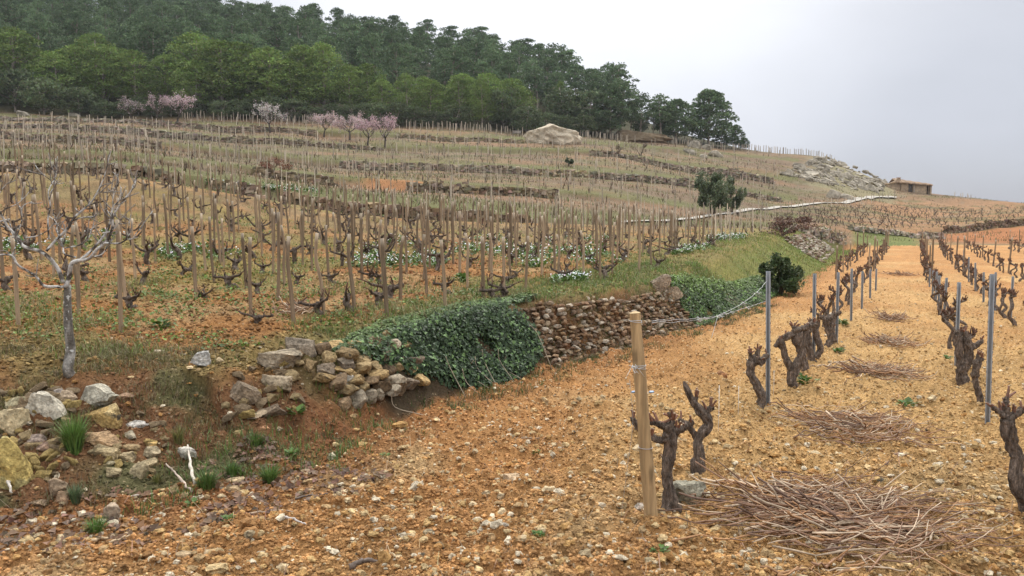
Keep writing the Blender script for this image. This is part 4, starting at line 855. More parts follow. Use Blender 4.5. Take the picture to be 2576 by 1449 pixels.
# ------------------------------------------------------------------ ivy curtains
def ivy(name_label, u0, u1, smax, n, seed, colr, edge0=.9, edge1=.5, thick=.16, size=.05, slant=0.0):
    r = np.random.default_rng(seed); mb = MB(); U0, U1 = st(u0), st(u1)
    u = r.uniform(U0, U1, n); s = r.uniform(0.0, 1.0, n) ** .8 * smax - .04
    lowcut = .25 * vn(u * 1.3, u * 0, seed) - .16
    end = np.minimum(u - U0 - slant * (1 - np.clip(s / smax * 1.6, 0, 1)), U1 - u - .7 * (1 - np.clip(s / smax * 1.3, 0, 1)) + .30 * np.sin(s * 9)); keep = (end > edge0 * vn(u * 0 + 4, s * 2.5 + 1, seed + 1)) & (fbm(u * 1.6, s * 3.0, 3, seed + 4) > .27) & (s > lowcut)
    u, s = u[keep], s[keep]
    P = np.array([np.r_[foot_at(a, b)[0], foot_at(a, b)[1]] for a, b in zip(u, s)])
    e = .04; z = height(P[:, 0], P[:, 1]); gx = (height(P[:, 0] + e, P[:, 1]) - height(P[:, 0] - e, P[:, 1])) / (2 * e); gy = (height(P[:, 0], P[:, 1] + e) - height(P[:, 0], P[:, 1] - e)) / (2 * e)
    N = np.c_[-gx, -gy, np.ones(len(u))]; N /= np.linalg.norm(N, axis=1)[:, None]
    bulge = thick * (.35 + .65 * fbm(u * 1.1, s * 2.2, 3, seed + 8)); off = bulge * r.uniform(.15, 1.1, len(u)) ** .6
    # the face is steep: spread leaves up it as well as along the plan
    Q = np.c_[P[:, :2], z] + N * off[:, None] + np.c_[r.normal(0, .02, (len(u), 2)), r.normal(0, .06, len(u)) * (N[:, 2] < .75)]
    Nn = N * .8 + unit(len(u), r) * .55 + np.array([0, -.15, .35]); Nn /= np.linalg.norm(Nn, axis=1)[:, None]
    D = np.array([0, 0, -1.0]) + np.c_[P[:, 2:4], np.zeros(len(u))] * .5 + unit(len(u), r) * .75; D -= Nn * (D * Nn).sum(1)[:, None]; D /= np.linalg.norm(D, axis=1)[:, None]
    Sx = np.cross(D, Nn); z_ = (size * r.uniform(.4, 1.4, len(u)) * (1 + .012 * np.maximum(P[:, 1] - 9, 0)))[:, None]
    loc = [(0, 0, 0), (-.52, .08, .10), (-.34, .50, .08), (0, 1, -.12), (.34, .50, .08), (.52, .08, .10)]
    V = np.stack([Q + (Sx * a + D * b + Nn * c) * z_ for a, b, c in loc], 1).reshape(-1, 3); b = np.arange(len(u))[:, None] * 6
    top = sm(.45, .9, s / smax)[:, None]
    col = np.where(r.random((len(u), 1)) < .22 + .25 * top, np.asarray(colr) * 2.1 + np.array([.02, .03, 0]), np.asarray(colr)) * r.uniform(.45, 1.6, (len(u), 1)); col = col * (1 - .25 * top) + np.array([.10, .13, .035]) * .6 * top  # share of brighter leaves, growing towards the top, paints leaf highlights into the colour
    mb.add(V, [b + np.array([[0, 1, 2]]), b + np.array([[0, 2, 3]]), b + np.array([[0, 3, 4]]), b + np.array([[0, 4, 5]])], np.repeat(col, 6, 0))
    org = np.r_[foot_at((U0 + U1) / 2)[0], 0]
    root = link('ivy', mb.mesh('ivy', False, org), M['ivy'], loc=org); tag(root, name_label, 'ivy', 'ivy curtains hanging over the bank')
    # bare hanging stems
    for k in range(9):
        a = r.uniform(U0 + .3, U1 - .3); q0 = bank_point(a, r.uniform(.35, .8))[0]; nr = foot_at(a)[1]
        pts = [q0 + np.array([nr[0], nr[1], 0]) * .17, q0 + np.array([nr[0], nr[1], 0]) * .20 + [r.normal(0, .05), 0, -.15], np.r_[foot_at(a + r.normal(0, .1), -.16)[0], .03]]
        pts = smooth_path(pts, 9); V, Fs = tube(pts, .0045, 5); m2 = MB(); m2.add(V, Fs, (.30, .24, .17)); link('stem', m2.mesh('stem', True, org), M['twig'], parent=root)
ivy('thick dark green ivy hanging over the bank right of the collapsed wall', 985, 1450, 1.0, 52000, 61, (.033, .056, .024), size=.043, thick=.10, slant=1.15)
ivy('yellow green ivy curtain beyond the crumbling wall, up to the dark bush', 1735, 1965, .85, 26000, 62, (.042, .072, .02), edge0=.8, size=.048, thick=.12)

# ------------------------------------------------------------------ bushes and trees
def bush(name, label, p, rx, ry, h, n, col, seed, size=.06, stems=5, cat='bush', lobes=6, mat='leaf', group=None):
    r = np.random.default_rng(seed); root = link(name, None, loc=p); tag(root, label, cat, group)
    mb = MB(); L = np.array([[np.clip(r.normal(0, .48), -.85, .85) * rx, np.clip(r.normal(0, .48), -.85, .85) * ry, h * r.uniform(.22, .86), r.uniform(.20, .44)] for _ in range(lobes)])
    k = r.integers(lobes, size=n); D = unit(n, r); rad = (r.random(n) ** .42)
    P = L[k, :3] + D * rad[:, None] * np.c_[rx * 1.15 * L[k, 3], ry * 1.15 * L[k, 3], h * .5 * L[k, 3]]; P[:, 2] = np.maximum(P[:, 2], .02)
    cl = fbm(P[:, 0] * 3 / rx, P[:, 2] * 3 / h + P[:, 1] / ry, 3, seed)
    keep = cl > .43; P, D, cl = P[keep], D[keep], cl[keep]; m = len(P)
    leaflets(mb, P, D + unit(m, r) * .8, D * .6 + unit(m, r) * .5 + np.array([0, -.1, .6]), size * r.uniform(.6, 1.3, m), jit(col, m, .3, r) * (.75 + .5 * cl)[:, None], width=.5)
    link('foliage', mb.mesh('foliage', False), M[mat], parent=root)
    sb = MB()
    for q in range(stems):
        e_ = L[q % lobes, :3]; V, Fs = tube(smooth_path([(r.normal(0, .05) * rx, r.normal(0, .05) * ry, -.1), e_ * np.array([.4, .4, .5]), e_], 8), np.linspace(.05, .012, 8) * h * .6, 6, .2, q); sb.add(V, Fs, (.12, .09, .06))
    link('stem', sb.mesh('stem', True), M['bark'], parent=root)
    return root
pb = np.array(onground(1966, 742)); bush('dark_bush', 'dense dark green bush standing against the end of the ivy bank', pb, .54, .6, 1.15, 15000, (.055, .080, .026), 71, size=.065, lobes=26)
p_ = onground(1795, 541); bush('evergreen_oak', 'left half of the two round evergreen trees beside the pale track', p_, 1.5, 1.4, 3.7, 13000, (.11, .14, .07), 72, size=.13, cat='tree', lobes=20)
p_ = onground(1842, 536); bush('evergreen_oak', 'right and smaller of the two round evergreen trees beside the pale track', p_, 1.25, 1.1, 3.3, 9500, (.12, .15, .075), 73, size=.13, cat='tree', lobes=15)
p_ = onground(1965, 596); bush('dry_brush', 'dry purple brown brush on the far end of the grassy bank', p_, 2.0, 1.2, 1.3, 3500, (.15, .085, .06), 74, size=.09, lobes=7, mat='twig')
p_ = onground(688, 441); bush('red_bush', 'round reddish brown leafless bush at the end of the dark wall', p_, 1.0, .9, 1.1, 2200, (.19, .085, .05), 75, size=.07, mat='twig')
p_ = onground(1430, 418); bush('small_oak', 'small dark green bush in front of the ochre stretch of wall', p_, .55, .5, 1.0, 1500, (.05, .075, .03), 76, size=.12)
p_ = onground(1612, 392); bush('bare_bush', 'pale leafless bush on the middle terraces, left of the outcrop', p_, 1.5, 1.2, 2.0, 1500, (.22, .17, .12), 77, size=.10, mat='twig')
p_ = onground(1555, 385); bush('bare_bush', 'smaller leafless bush on the middle terraces, left of the other one', p_, 1.2, 1.0, 1.5, 1100, (.21, .17, .11), 78, size=.10, mat='twig')

def crown_mesh(seed, h, rad, kind, col, leaf=.34, n=None):
    """pine or oak crown: many leaf clumps on limbs, with gaps"""
    r = np.random.default_rng(seed); mb = MB(); clumps = []
    if kind == 'full':                      # bushy young pine: clumps from near the ground to a soft point
        nc = 62
        for k in range(nc):
            f = (k + r.random()) / nc; z = h * (.16 + .82 * f); env = rad * (1.0 - f ** 2.6) ** .62 * (.45 + .55 * min(1, f * 3.2 + .2))
            a = k * 2.4 + r.normal(0, .4); q = env * r.uniform(.55, 1.0); clumps.append((math.cos(a) * q, math.sin(a) * q, z, r.uniform(.9, 1.35) * (1.15 - .5 * f) * rad * .30))
    elif kind == 'open':                    # old pine: bare trunk below, irregular rounded crown
        nc = 40; lean = r.normal(0, .06, 2)
        for k in range(nc):
            f = (k + r.random()) / nc; z = h * (.42 + .56 * f); env = rad * math.sin(math.pi * min(1, .22 + .72 * f)) ** .8
            a = k * 2.4 + r.normal(0, .8); q = env * r.uniform(.25, 1.05); clumps.append((math.cos(a) * q + lean[0] * z, math.sin(a) * q + lean[1] * z, z + r.normal(0, .25), r.uniform(.7, 1.3) * rad * .27))
    else:                                   # round evergreen oak
        nc = 46
        for k in range(nc):
            d = r.normal(size=3); d /= np.linalg.norm(d); clumps.append((d[0] * rad * .75, d[1] * rad * .75, h * (.50 + .36 * d[2]), rad * r.uniform(.28, .42)))
    c = np.array(clumps); per = (n or 2600) // nc
    k = np.repeat(np.arange(nc), per); D = unit(len(k), r); D[:, 2] = np.where(D[:, 2] < -.3, -D[:, 2] * .6, D[:, 2])
    P = c[k, :3] + D * (c[k, 3] * r.random(len(k)) ** .5)[:, None] * np.array([1.15, 1.15, .72])
    m = len(P); tone = (r.uniform(.72, 1.3, nc))[k][:, None]
    leaflets(mb, P, D + unit(m, r) * .6 + np.array([0, 0, .35]), D * .5 + unit(m, r) * .5 + np.array([0, 0, .4]), leaf * r.uniform(.6, 1.25, m), jit(col, m, .22, r) * tone, width=.55)
    # trunk and limbs
    tb = MB(); lean = c[-1, :2] * .5
    tp = smooth_path([(0, 0, -.6), (r.normal(0, .1), r.normal(0, .1), h * .3), (lean[0] * .6, lean[1] * .6, h * .65), (lean[0], lean[1], h * .93)], 12)
    V, Fs = tube(tp, np.linspace(.022, .006, 12) * h, 7, .15, seed); tb.add(V, Fs, (.30, .255, .21))
    for q in range(0, nc, 3):
        b = tp[int(np.clip((c[q, 2] / h - .12) * 11, 2, 10))]; V, Fs = tube(smooth_path([b, (b + c[q, :3]) / 2 + [0, 0, .1], c[q, :3]], 5), np.linspace(.007, .003, 5) * h, 5); tb.add(V, Fs, (.17, .14, .11))
    return mb.mesh('crown', False), tb.mesh('trunk', True)
def tree_proto(name, seed, h, rad, kind, col, leaf=.34, n=None):
    cm, tm = crown_mesh(seed, h, rad, kind, col, leaf, n); root = link(name, None); link('crown', cm, M['crown'], parent=root); link('trunk', tm, M['farbark'], parent=root); return root
M['farbark'] = material('tree_bark', .95, n1=(2, .7, 1.3), n2=(9, .75, 1.25))
FRONT = (.155, .215, .062); BACK = (.112, .16, .08); OAK = (.11, .14, .07)
PR = {'f': [tree_proto('pine_tree', 100 + k, 10.0, 3.6, 'full', FRONT, .25, 5000) for k in range(4)],
      'b': [tree_proto('pine_tree', 110 + k, 11.0, 3.6, 'full', BACK, .30, 4200) for k in range(3)],
      'p': [tree_proto('pine_tree', 140 + k, 11.0, 3.9, 'full', BACK, .36, 6500) for k in range(2)],
      'o': [tree_proto('pine_tree', 120 + k, 11.0, 3.5, 'open', BACK, .30, 3200) for k in range(5)],
      'k': [tree_proto('oak_tree', 130 + k, 6.5, 3.2, 'oak', OAK, .34, 2400) for k in range(3)]}
USED = set()
def place_tree(kind, x, y, h, label, group, rz=None, sx=1.0):
    v = PR[kind][random.randrange(len(PR[kind]))]; h0 = {'p': 11, 'f': 10, 'b': 11, 'o': 11, 'k': 6.5}[kind]; sc = h / h0
    loc = (x, y, hz(x, y) - .1); rz = random.uniform(0, 6.28) if rz is None else rz
    if v.name in USED: t = copy_tree(v, loc, rz, (sc * sx, sc * sx, sc))
    else: USED.add(v.name); v.location = loc; v.rotation_euler = (0, 0, rz); v.scale = (sc * sx, sc * sx, sc); t = v
    t['label'] = label; t['category'] = 'tree'
    if group: t['group'] = group
    elif 'group' in t.keys(): del t['group']
    return t
def forest():
    r = np.random.default_rng(81); pts = []
    def ok(x, y, d): return all((x - a) ** 2 + (y - b) ** 2 > d * d for a, b in pts)
    # trees that can be told apart: (u, v of the foot, height in picture units, kind, label, widen)
    for u, v, hp, kind, lab, sx in [
      (1782, 357, 138, 'p', 'tall dense dark pine, the last big one at the right end of the wood', 1.15), (1850, 372, 58, 'p', 'small pointed pine right of the last big pine, end of the wood', 1.0),
      (1872, 374, 30, 'p', 'lowest little pine bush at the very end of the wood', 1.3), (1815, 368, 45, 'p', 'low pine between the last big pine and the small pointed one', 1.3),
      (1700, 345, 105, 'p', 'dark pine left of the last big pine', 1.2), (1660, 345, 112, 'o', 'pine with a divided crown, third from the right end of the wood', 1.0), (1612, 340, 112, 'o', 'open pine with sky showing between its limbs near the right end of the wood', 1.0),
      (1560, 335, 140, 'o', 'tall open pine standing clear right of the main wood', 1.0), (1535, 335, 130, 'p', 'pine left of the tall clear standing one, at the dip in the skyline', .9),
      (1487, 330, 105, 'k', 'large round evergreen oak right behind the pale boulder', 1.2), (1420, 325, 108, 'k', 'grey green oak above the left shoulder of the pale boulder', 1.1), (1325, 338, 75, 'k', 'grey leaved oak left of the pale boulder', 1.1),
      (1265, 325, 112, 'k', 'tall grey oak at the edge of the wood above the stake fence', .8), (1212, 322, 115, 'f', 'pointed bright green young pine in front of darker trees', .75), (1410, 318, 110, 'f', 'slender young pine among the oaks above the boulder', .5),
      (40, 282, 112, 'k', 'big dark oak at the left edge of the wood', 1.1), (110, 288, 95, 'k', 'second dark oak from the left edge of the wood', 1.1), (200, 292, 75, 'k', 'rounded oak with light leaf tips left of the grey blossom trees', 1.1), (265, 299, 48, 'k', 'low deep green bush tree in front of the wood beside the grey blossom trees', 1.3),
      (1000, 318, 62, 'k', 'dark bushy oak behind the rightmost pink blossom tree', 1.2), (560, 300, 50, 'k', 'low oak bush behind the left stake fence', 1.1),
    ]:
        p = onground(u, v) if v < 400 and u < 1500 else p3(u, v, lineYZ('T0', (u - PW / 2) / F)[0] + 1.5)
        place_tree(kind, p[0], p[1], hp * pxm(p[1]), lab, None, sx=sx); pts.append((p[0], p[1]))
    n = 0
    def put(u, Y, kind, h, label, group, d, sx=1.0):
        nonlocal n
        x = (u - PW / 2) / F * Y
        if not ok(x, Y, d): return
        pts.append((x, Y)); place_tree(kind, x, Y, h, label, group, sx=sx); n += 1
    for u in np.arange(-40, 1520, 27):                                          # low skirt of bushes under the front trees
        t = (u - PW / 2) / F; Y = lineYZ('T0', t)[0] + r.uniform(1.5, 4.0)
        if u > 240 or r.random() < .4: put(u + r.normal(0, 8), Y, 'k', r.uniform(2.6, 4.5), 'low dark evergreen scrub along the front edge of the wood', 'evergreen scrub along the front edge of the wood', 2.2, 1.1)
    for row, dY in ((0, 6), (1, 11)):                                           # bright young pines along the front
        for u in np.arange(-60, 1300, 56):
            u_ = u + r.normal(0, 14); t = (u_ - PW / 2) / F; Y = lineYZ('T0', t)[0] + dY + r.normal(0, 1.2)
            put(u_, Y, 'f', r.uniform(7.5, 12.5) if u_ < 900 else r.uniform(6.5, 9.0), 'bright green bushy pine in the front rank of the wood', 'bright green pines of the front rank', 3.4, r.uniform(.95, 1.45))
    for Yo in np.arange(20, 122, 7.0):
        for u in np.arange(-90, 1520, 64):
            u_ = u + r.normal(0, 20); t = (u_ - PW / 2) / F; T0, _ = lineYZ('T0', t); Rr, _ = lineYZ('R', t); Y = T0 + Yo + r.normal(0, 2)
            if Y > Rr + 4: continue
            ridge = Y > Rr - 16
            put(u_, Y, 'o' if ridge or r.random() < .35 else 'b', r.uniform(8.5, 12.5), 'open crowned pine on the skyline of the wooded hill' if ridge else 'dark green pine in the dense wood on the hill', 'pines along the skyline' if ridge else 'dark pines covering the hill', 4.2, r.uniform(.85, 1.15))
    for u in np.arange(-80, 1520, 22):                                          # skyline rank
        t = (u - PW / 2) / F; Rr, _ = lineYZ('R', t); put(u + r.normal(0, 8), Rr + r.uniform(-3, 3), 'o', r.uniform(8.0, 13.5) * (1 if u < 1300 else .8), 'open crowned pine on the skyline of the wooded hill', 'pines along the skyline', 3.0, r.uniform(.75, 1.1))
    for u in np.arange(1520, 1770, 22):
        t = (u - PW / 2) / F; T0, _ = lineYZ('T0', t); put(u + r.normal(0, 6), T0 + r.uniform(3, 9), 'o' if r.random() < .6 else 'k', r.uniform(5, 8.5), 'slim dark pine in the thin belt at the right end of the wood', 'pines in the thin belt at the right end', 2.2, .8)
    print('forest trees', n)
forest()

# ------------------------------------------------------------------ blossom trees and the bare tree
def limb_tree(name, label, p, h, rad, seed, bark, bloom=None, nb=0, cat='tree', group=None, trunk_h=.28, thick=.03, dens=9):
    r = np.random.default_rng(seed); root = link(name, None, loc=p); tag(root, label, cat, group); tips = []
    tb = MB(); base = np.array([0, 0, -.15]); fork = np.array([r.normal(0, .05) * h, r.normal(0, .05) * h, trunk_h * h])
    V, Fs = tube(smooth_path([base, fork * np.array([.3, .3, .5]), fork], 7), np.linspace(thick * 1.25, thick * .9, 7) * h, 8, .15, seed); tb.add(V, Fs, bark)
    def grow(a, d, L, rr, lev):
        e_ = a + d * L; mid = (a + e_) / 2 + r.normal(0, .08, 3) * L; pts = smooth_path([a, mid, e_], 6)
        V, Fs = tube(pts, np.linspace(rr, rr * .55, 6), 5 if lev else 6); tb.add(V, Fs, bark); tips.extend(pts[2:])
        if lev < 3:
            for _ in range(3 if lev < 2 else 2):
                nd = d + unit(1, r)[0] * .75 + np.array([0, 0, .12]); nd /= np.linalg.norm(nd); grow(pts[r.integers(3, 6)], nd, L * r.uniform(.55, .8), rr * .55, lev + 1)
    for k in range(5):
        a = k * 1.257 + r.normal(0, .3); d = np.array([math.cos(a) * .8 * rad / h * 2, math.sin(a) * .8 * rad / h * 2, r.uniform(.7, 1.2)]); d /= np.linalg.norm(d); grow(fork, d, h * .36, thick * .55 * h, 0)
    link('branches', tb.mesh('branches', True), M['farbark'], parent=root)
    if bloom is not None:
        tips = np.array(tips); mb = MB(); k = r.integers(len(tips), size=nb); P = tips[k] + r.normal(0, .13, (nb, 3))
        leaflets(mb, P, unit(nb, r), unit(nb, r) + np.array([0, -.3, .4]), r.uniform(.08, .16, nb), jit(bloom, nb, .22, r), width=.6)
        link('blossom', mb.mesh('blossom', False), M['blossom'], parent=root)
    return root
PK, WH = (.54, .43, .41), (.53, .48, .45)
for i, (u, v, hp, wp, bl, nb, lab) in enumerate([
  (330, 306, 60, 58, (.33, .27, .26), 700, 'grey almond tree barely in flower, leftmost of three below the wood'), (392, 307, 66, 66, (.40, .31, .31), 1300, 'middle almond tree of three with pale greyish flowers'), (446, 310, 70, 60, (.55, .43, .44), 1700, 'right almond tree of three, with pale pink flowers at the end of the stake fence'),
  (680, 334, 72, 62, WH, 1700, 'single almond tree in whitish blossom standing alone between the two groups'), (815, 345, 62, 58, PK, 1700, 'pink almond tree at the left of the right hand blossom group'), (880, 352, 68, 92, PK, 3000, 'largest and pinkest almond tree, middle of the right hand group'),
  (925, 366, 66, 62, (.50, .36, .37), 1500, 'almond tree with faded pink flowers in front of the right hand group'), (969, 370, 74, 60, (.52, .38, .39), 1300, 'slim pink almond tree standing right of the others')]):
    p = onground(u, v); m = pxm(p[1]); limb_tree('almond_tree', lab, p, hp * m, wp * m / 2, 200 + i, (.075, .06, .05), bl, nb, group='almond trees in blossom below the wood')
for i, (u, v, hp) in enumerate([(738, 306, 40), (765, 306, 36), (712, 304, 34)]):
    p = onground(u, v); m = pxm(p[1]); limb_tree('leafless_tree', ['pale leafless tree behind the stakes between white and pink almond trees', 'thin leafless tree beside the stakes, left of the pink almond trees', 'small leafless tree just right of the white almond tree'][i], p, hp * m, 2.0, 230 + i, (.24, .21, .18), thick=.02)

Z4 = lambda x, y: (x / 3, 483 + y / 3)
def bare_tree():
    p = onground(178, 948); Y = p[1]; m = pxm(Y); r = np.random.default_rng(3)
    root = link('bare_tree', None, loc=p); tag(root, 'young leafless tree with pale grey limbs at the edge of the terrace', 'tree')
    def path(pts, dy0, dy1, k=14):
        q = np.array([np.r_[p3(*Z4(a, b), Y), 0] for a, b in pts])[:, :3] - p; q[:, 1] = np.linspace(dy0, dy1, len(q)) + r.normal(0, .02, len(q)); return smooth_path(q, k)
    tr = MB(); V, Fs = tube(path([(535, 1420), (538, 1330), (530, 1200), (524, 1050), (515, 880), (512, 700)], 0, 0, 22), np.linspace(41, 24, 22) / 3 * m, 14, .09, 5)
    zz = V[:, 2] / 1.0; col = np.where((vn(V[:, 0] * 40, V[:, 2] * 9, 3) > .5)[:, None], (.25, .235, .21), (.13, .118, .10)); tr.add(V, Fs, col)
    link('trunk', tr.mesh('trunk', True), M['pale_bark'], parent=root)
    B = [  # (points, start depth, end depth, start radius, end radius in picture units/3)
     ([(512, 720), (530, 640), (562, 535), (620, 515), (700, 492), (760, 430), (825, 385), (872, 300), (892, 220), (885, 130), (935, 60), (960, -30)], 0, -.10, 22, 5),
     ([(560, 540), (600, 505), (650, 450), (740, 310), (772, 205), (850, 70), (905, -20), (930, -130)], 0, .25, 14, 5),
     ([(780, 420), (830, 385), (950, 385), (1010, 357), (1085, 350), (1120, 310), (1155, 280)], -.05, -.25, 9, 4), ([(1010, 357), (1046, 260), (1048, 200)], -.15, -.2, 5, 3),
     ([(505, 680), (430, 565), (360, 455), (240, 410), (185, 340), (120, 260), (85, 150), (30, 75), (-20, 40)], 0, -.2, 20, 6),
     ([(350, 445), (395, 360), (470, 275), (505, 195), (600, 85), (650, 5), (700, -130), (720, -330)], 0, .25, 14, 4), ([(500, 215), (560, 190), (640, 180)], .1, .2, 6, 3), ([(640, 20), (700, 0), (770, -10), (850, -90)], .2, .1, 5, 3),
     ([(498, 715), (440, 712), (385, 700), (325, 625), (255, 545), (215, 470), (100, 466), (50, 440), (0, 420)], 0, -.35, 14, 6), ([(100, 466), (60, 500), (20, 505), (-20, 480)], -.3, -.4, 6, 4), ([(215, 470), (200, 380), (150, 300)], -.2, -.1, 5, 3),
     ([(330, 360), (322, 210), (327, 100), (312, -10), (320, -140), (312, -270)], .05, .2, 9, 3), ([(320, 5), (360, -60), (400, -130)], .1, .1, 5, 2), ([(320, -90), (280, -130), (240, -150)], .15, .1, 4, 2),
     ([(558, 495), (470, 465), (420, 400), (345, 300), (300, 225), (215, 180)], 0, .3, 9, 4), ([(420, 400), (430, 300), (405, 230)], .15, .2, 5, 3),
     ([(430, 425), (520, 405), (575, 350), (590, 270), (700, 200)], .1, .3, 7, 3), ([(185, 330), (190, 220), (195, 115), (240, 70)], -.1, 0, 6, 3), ([(120, 265), (40, 235), (-40, 225)], -.15, -.25, 7, 4), ([(100, 205), (60, 230), (10, 290), (-30, 300)], -.1, -.3, 7, 4),
     ([(215, 345), (290, 330), (350, 270), (430, 140)], -.05, .1, 6, 3), ([(700, 490), (740, 470), (790, 400)], 0, .1, 6, 5), ([(740, 310), (820, 295), (880, 240), (910, 200)], .1, 0, 6, 3), ([(775, 190), (770, 100), (760, -40)], .2, .2, 5, 3), ([(720, 0), (700, 120), (760, 200)], .2, .2, 4, 4),
     ([(885, 140), (905, 60), (935, -60), (940, -90)], -.1, -.1, 4, 2), ([(850, 70), (820, 10), (800, -60)], .2, .25, 4, 2), ([(100, 130), (160, 90), (230, 20), (250, -40)], -.1, 0, 5, 2), ([(40, 80), (60, -20), (150, -100)], -.15, -.1, 5, 2), ([(0, 60), (60, 0), (110, -80)], -.2, -.2, 4, 2)]
    rt = np.random.default_rng(8)
    for pts, d0, d1, r0, r1 in B:
        b = MB(); P = path(pts, d0, d1, 5 * len(pts)); V, Fs = tube(P, np.linspace(r0, r1, len(P)) / 3 * m * .84, 8, .14, len(pts))
        n = vn(V[:, 0] * 25, V[:, 2] * 25, 9); b.add(V, Fs, np.where((n > .42)[:, None], (.43, .405, .37), (.075, .062, .05)))  # pale grey bark, its white highlights painted in as lighter patches
        for q in range(len(pts)):                                    # short side twigs
            i = rt.integers(len(P) // 3, len(P) - 1); dv = (P[min(i + 2, len(P) - 1)] - P[i - 2]); dv /= np.linalg.norm(dv) + 1e-9; e_ = P[i] + (dv * .6 + unit(1, rt)[0] * .8 + [0, 0, .25]) * rt.uniform(.05, .16); V2, F2 = tube(smooth_path([P[i], (P[i] + e_) / 2 + rt.normal(0, .008, 3), e_], 6), np.linspace(.0055, .003, 6), 5); b.add(V2, F2, (.20, .18, .16))
        link('branch', b.mesh('branch', True), M['pale_bark'], parent=root)
bare_tree()

# ------------------------------------------------------------------ stakes and bush vines of the upper terrace
def stake_mesh(seed, r0=.0235):
    r = np.random.default_rng(seed); q = smooth_path([(0, 0, -.25), (r.normal(0, .008), r.normal(0, .008), .35), (r.normal(0, .012), r.normal(0, .012), .7), (r.normal(0, .012), 0, 1.0)], 9)
    V, Fs = tube(q, np.linspace(r0 * 1.08, r0 * .92, 9) * r.uniform(.85, 1.15), 8, .07, seed); mb = MB(); C = np.tile(np.array([.235, .17, .108]) * r.uniform(.8, 1.25), (len(V), 1)); C[V[:, 2] > .985] = (.40, .33, .24); mb.add(V, Fs, C)
    me = mb.mesh('stake', True); me.materials.append(M['stake']); return me
SM = [stake_mesh(k) for k in range(8)]
def gnarly(mb, pts, radii, seed, col=(.155, .12, .094), sides=9, gn=.30, n=None):
    P = np.c_[np.asarray(pts, float), np.asarray(radii, float)]; Q = smooth_path(P, n or 4 * len(P) + 2); V, Fs = tube(Q[:, :3], np.abs(Q[:, 3]) + .002, sides, gn, seed, True, .13 if sides > 8 else 0); c = np.asarray(col)[None] * (.75 + .6 * vn(V[:, 0] * 60, V[:, 2] * 25 + V[:, 1] * 40, seed))[:, None]; mb.add(V, Fs, c)
def knob(mb, p, s, seed, col=(.15, .115, .088)):
    V, Fc = rock((s * 2, s * 2, s * 2), seed, 2, .1, 2, .35); mb.add(V + p, Fc, col)
def bush_vine(seed, tall, simple=False):
    """head trained vine: short thick trunk, a knobbly head and a few crooked arms with pruned spurs"""
    r = np.random.default_rng(seed); hh = r.uniform(.13, .22) if not tall else r.uniform(.20, .30); parts = []
    top = np.array([r.normal(0, .05), r.normal(0, .05), hh]); tb = MB()
    gnarly(tb, [(0, 0, -.12), (r.normal(0, .01), r.normal(0, .01), .02), top * .5 + r.normal(0, .025, 3), top], np.array([.062, .048, .036, .044]), seed); knob(tb, top, .048, seed + 1)
    parts.append(('trunk', tb)); na = r.integers(2, 5)
    for k in range(na):
        a = k * 6.283 / na + r.normal(0, .35); L = r.uniform(.09, .17) if not tall else r.uniform(.18, .34); d = np.array([math.cos(a), math.sin(a), 0])
        p1 = top + d * L * .55 + [0, 0, L * r.uniform(-.15, .3)]; p2 = top + d * L * .95 + [r.normal(0, .05), r.normal(0, .05), L * r.uniform(.1, .75)]; p3_ = p2 + d * r.uniform(-.03, .06) + [0, 0, L * r.uniform(.05, .3)]
        ab = tb if simple else MB(); gnarly(ab, [top, p1, p2, p3_], [.027, .019, .015, .011], seed + 7 * k, (.115, .087, .067), sides=7); knob(ab, p2, .023, seed + k)
        for q in range(r.integers(1, 4)):
            e_ = p3_ + np.array([r.normal(0, .045), r.normal(0, .045), r.uniform(.04, .13)]); gnarly(ab, [p3_, (p3_ + e_) / 2 + r.normal(0, .006, 3), e_], [.007, .006, .004], seed + q, (.15, .09, .06), 5, .1)
        if not simple: parts.append(('arm', ab))
    return parts
def vine_proto(name, parts, mats=None):
    root = link(name, None)
    for nme, mb in parts: link(nme, mb.mesh(nme, True), M['bark'], parent=root)
    return root
def place(proto, used, loc, rz, sc, label, cat, group):
    if proto.name in used: o = copy_tree(proto, loc, rz, sc)
    else: used.add(proto.name); o = proto; o.location = tuple(loc); o.rotation_euler = (0, 0, rz); o.scale = (sc, sc, sc)
    tag(o, label, cat, group); return o
Z5 = lambda x, y: (858.7 + x / 3, 483 + y / 3)
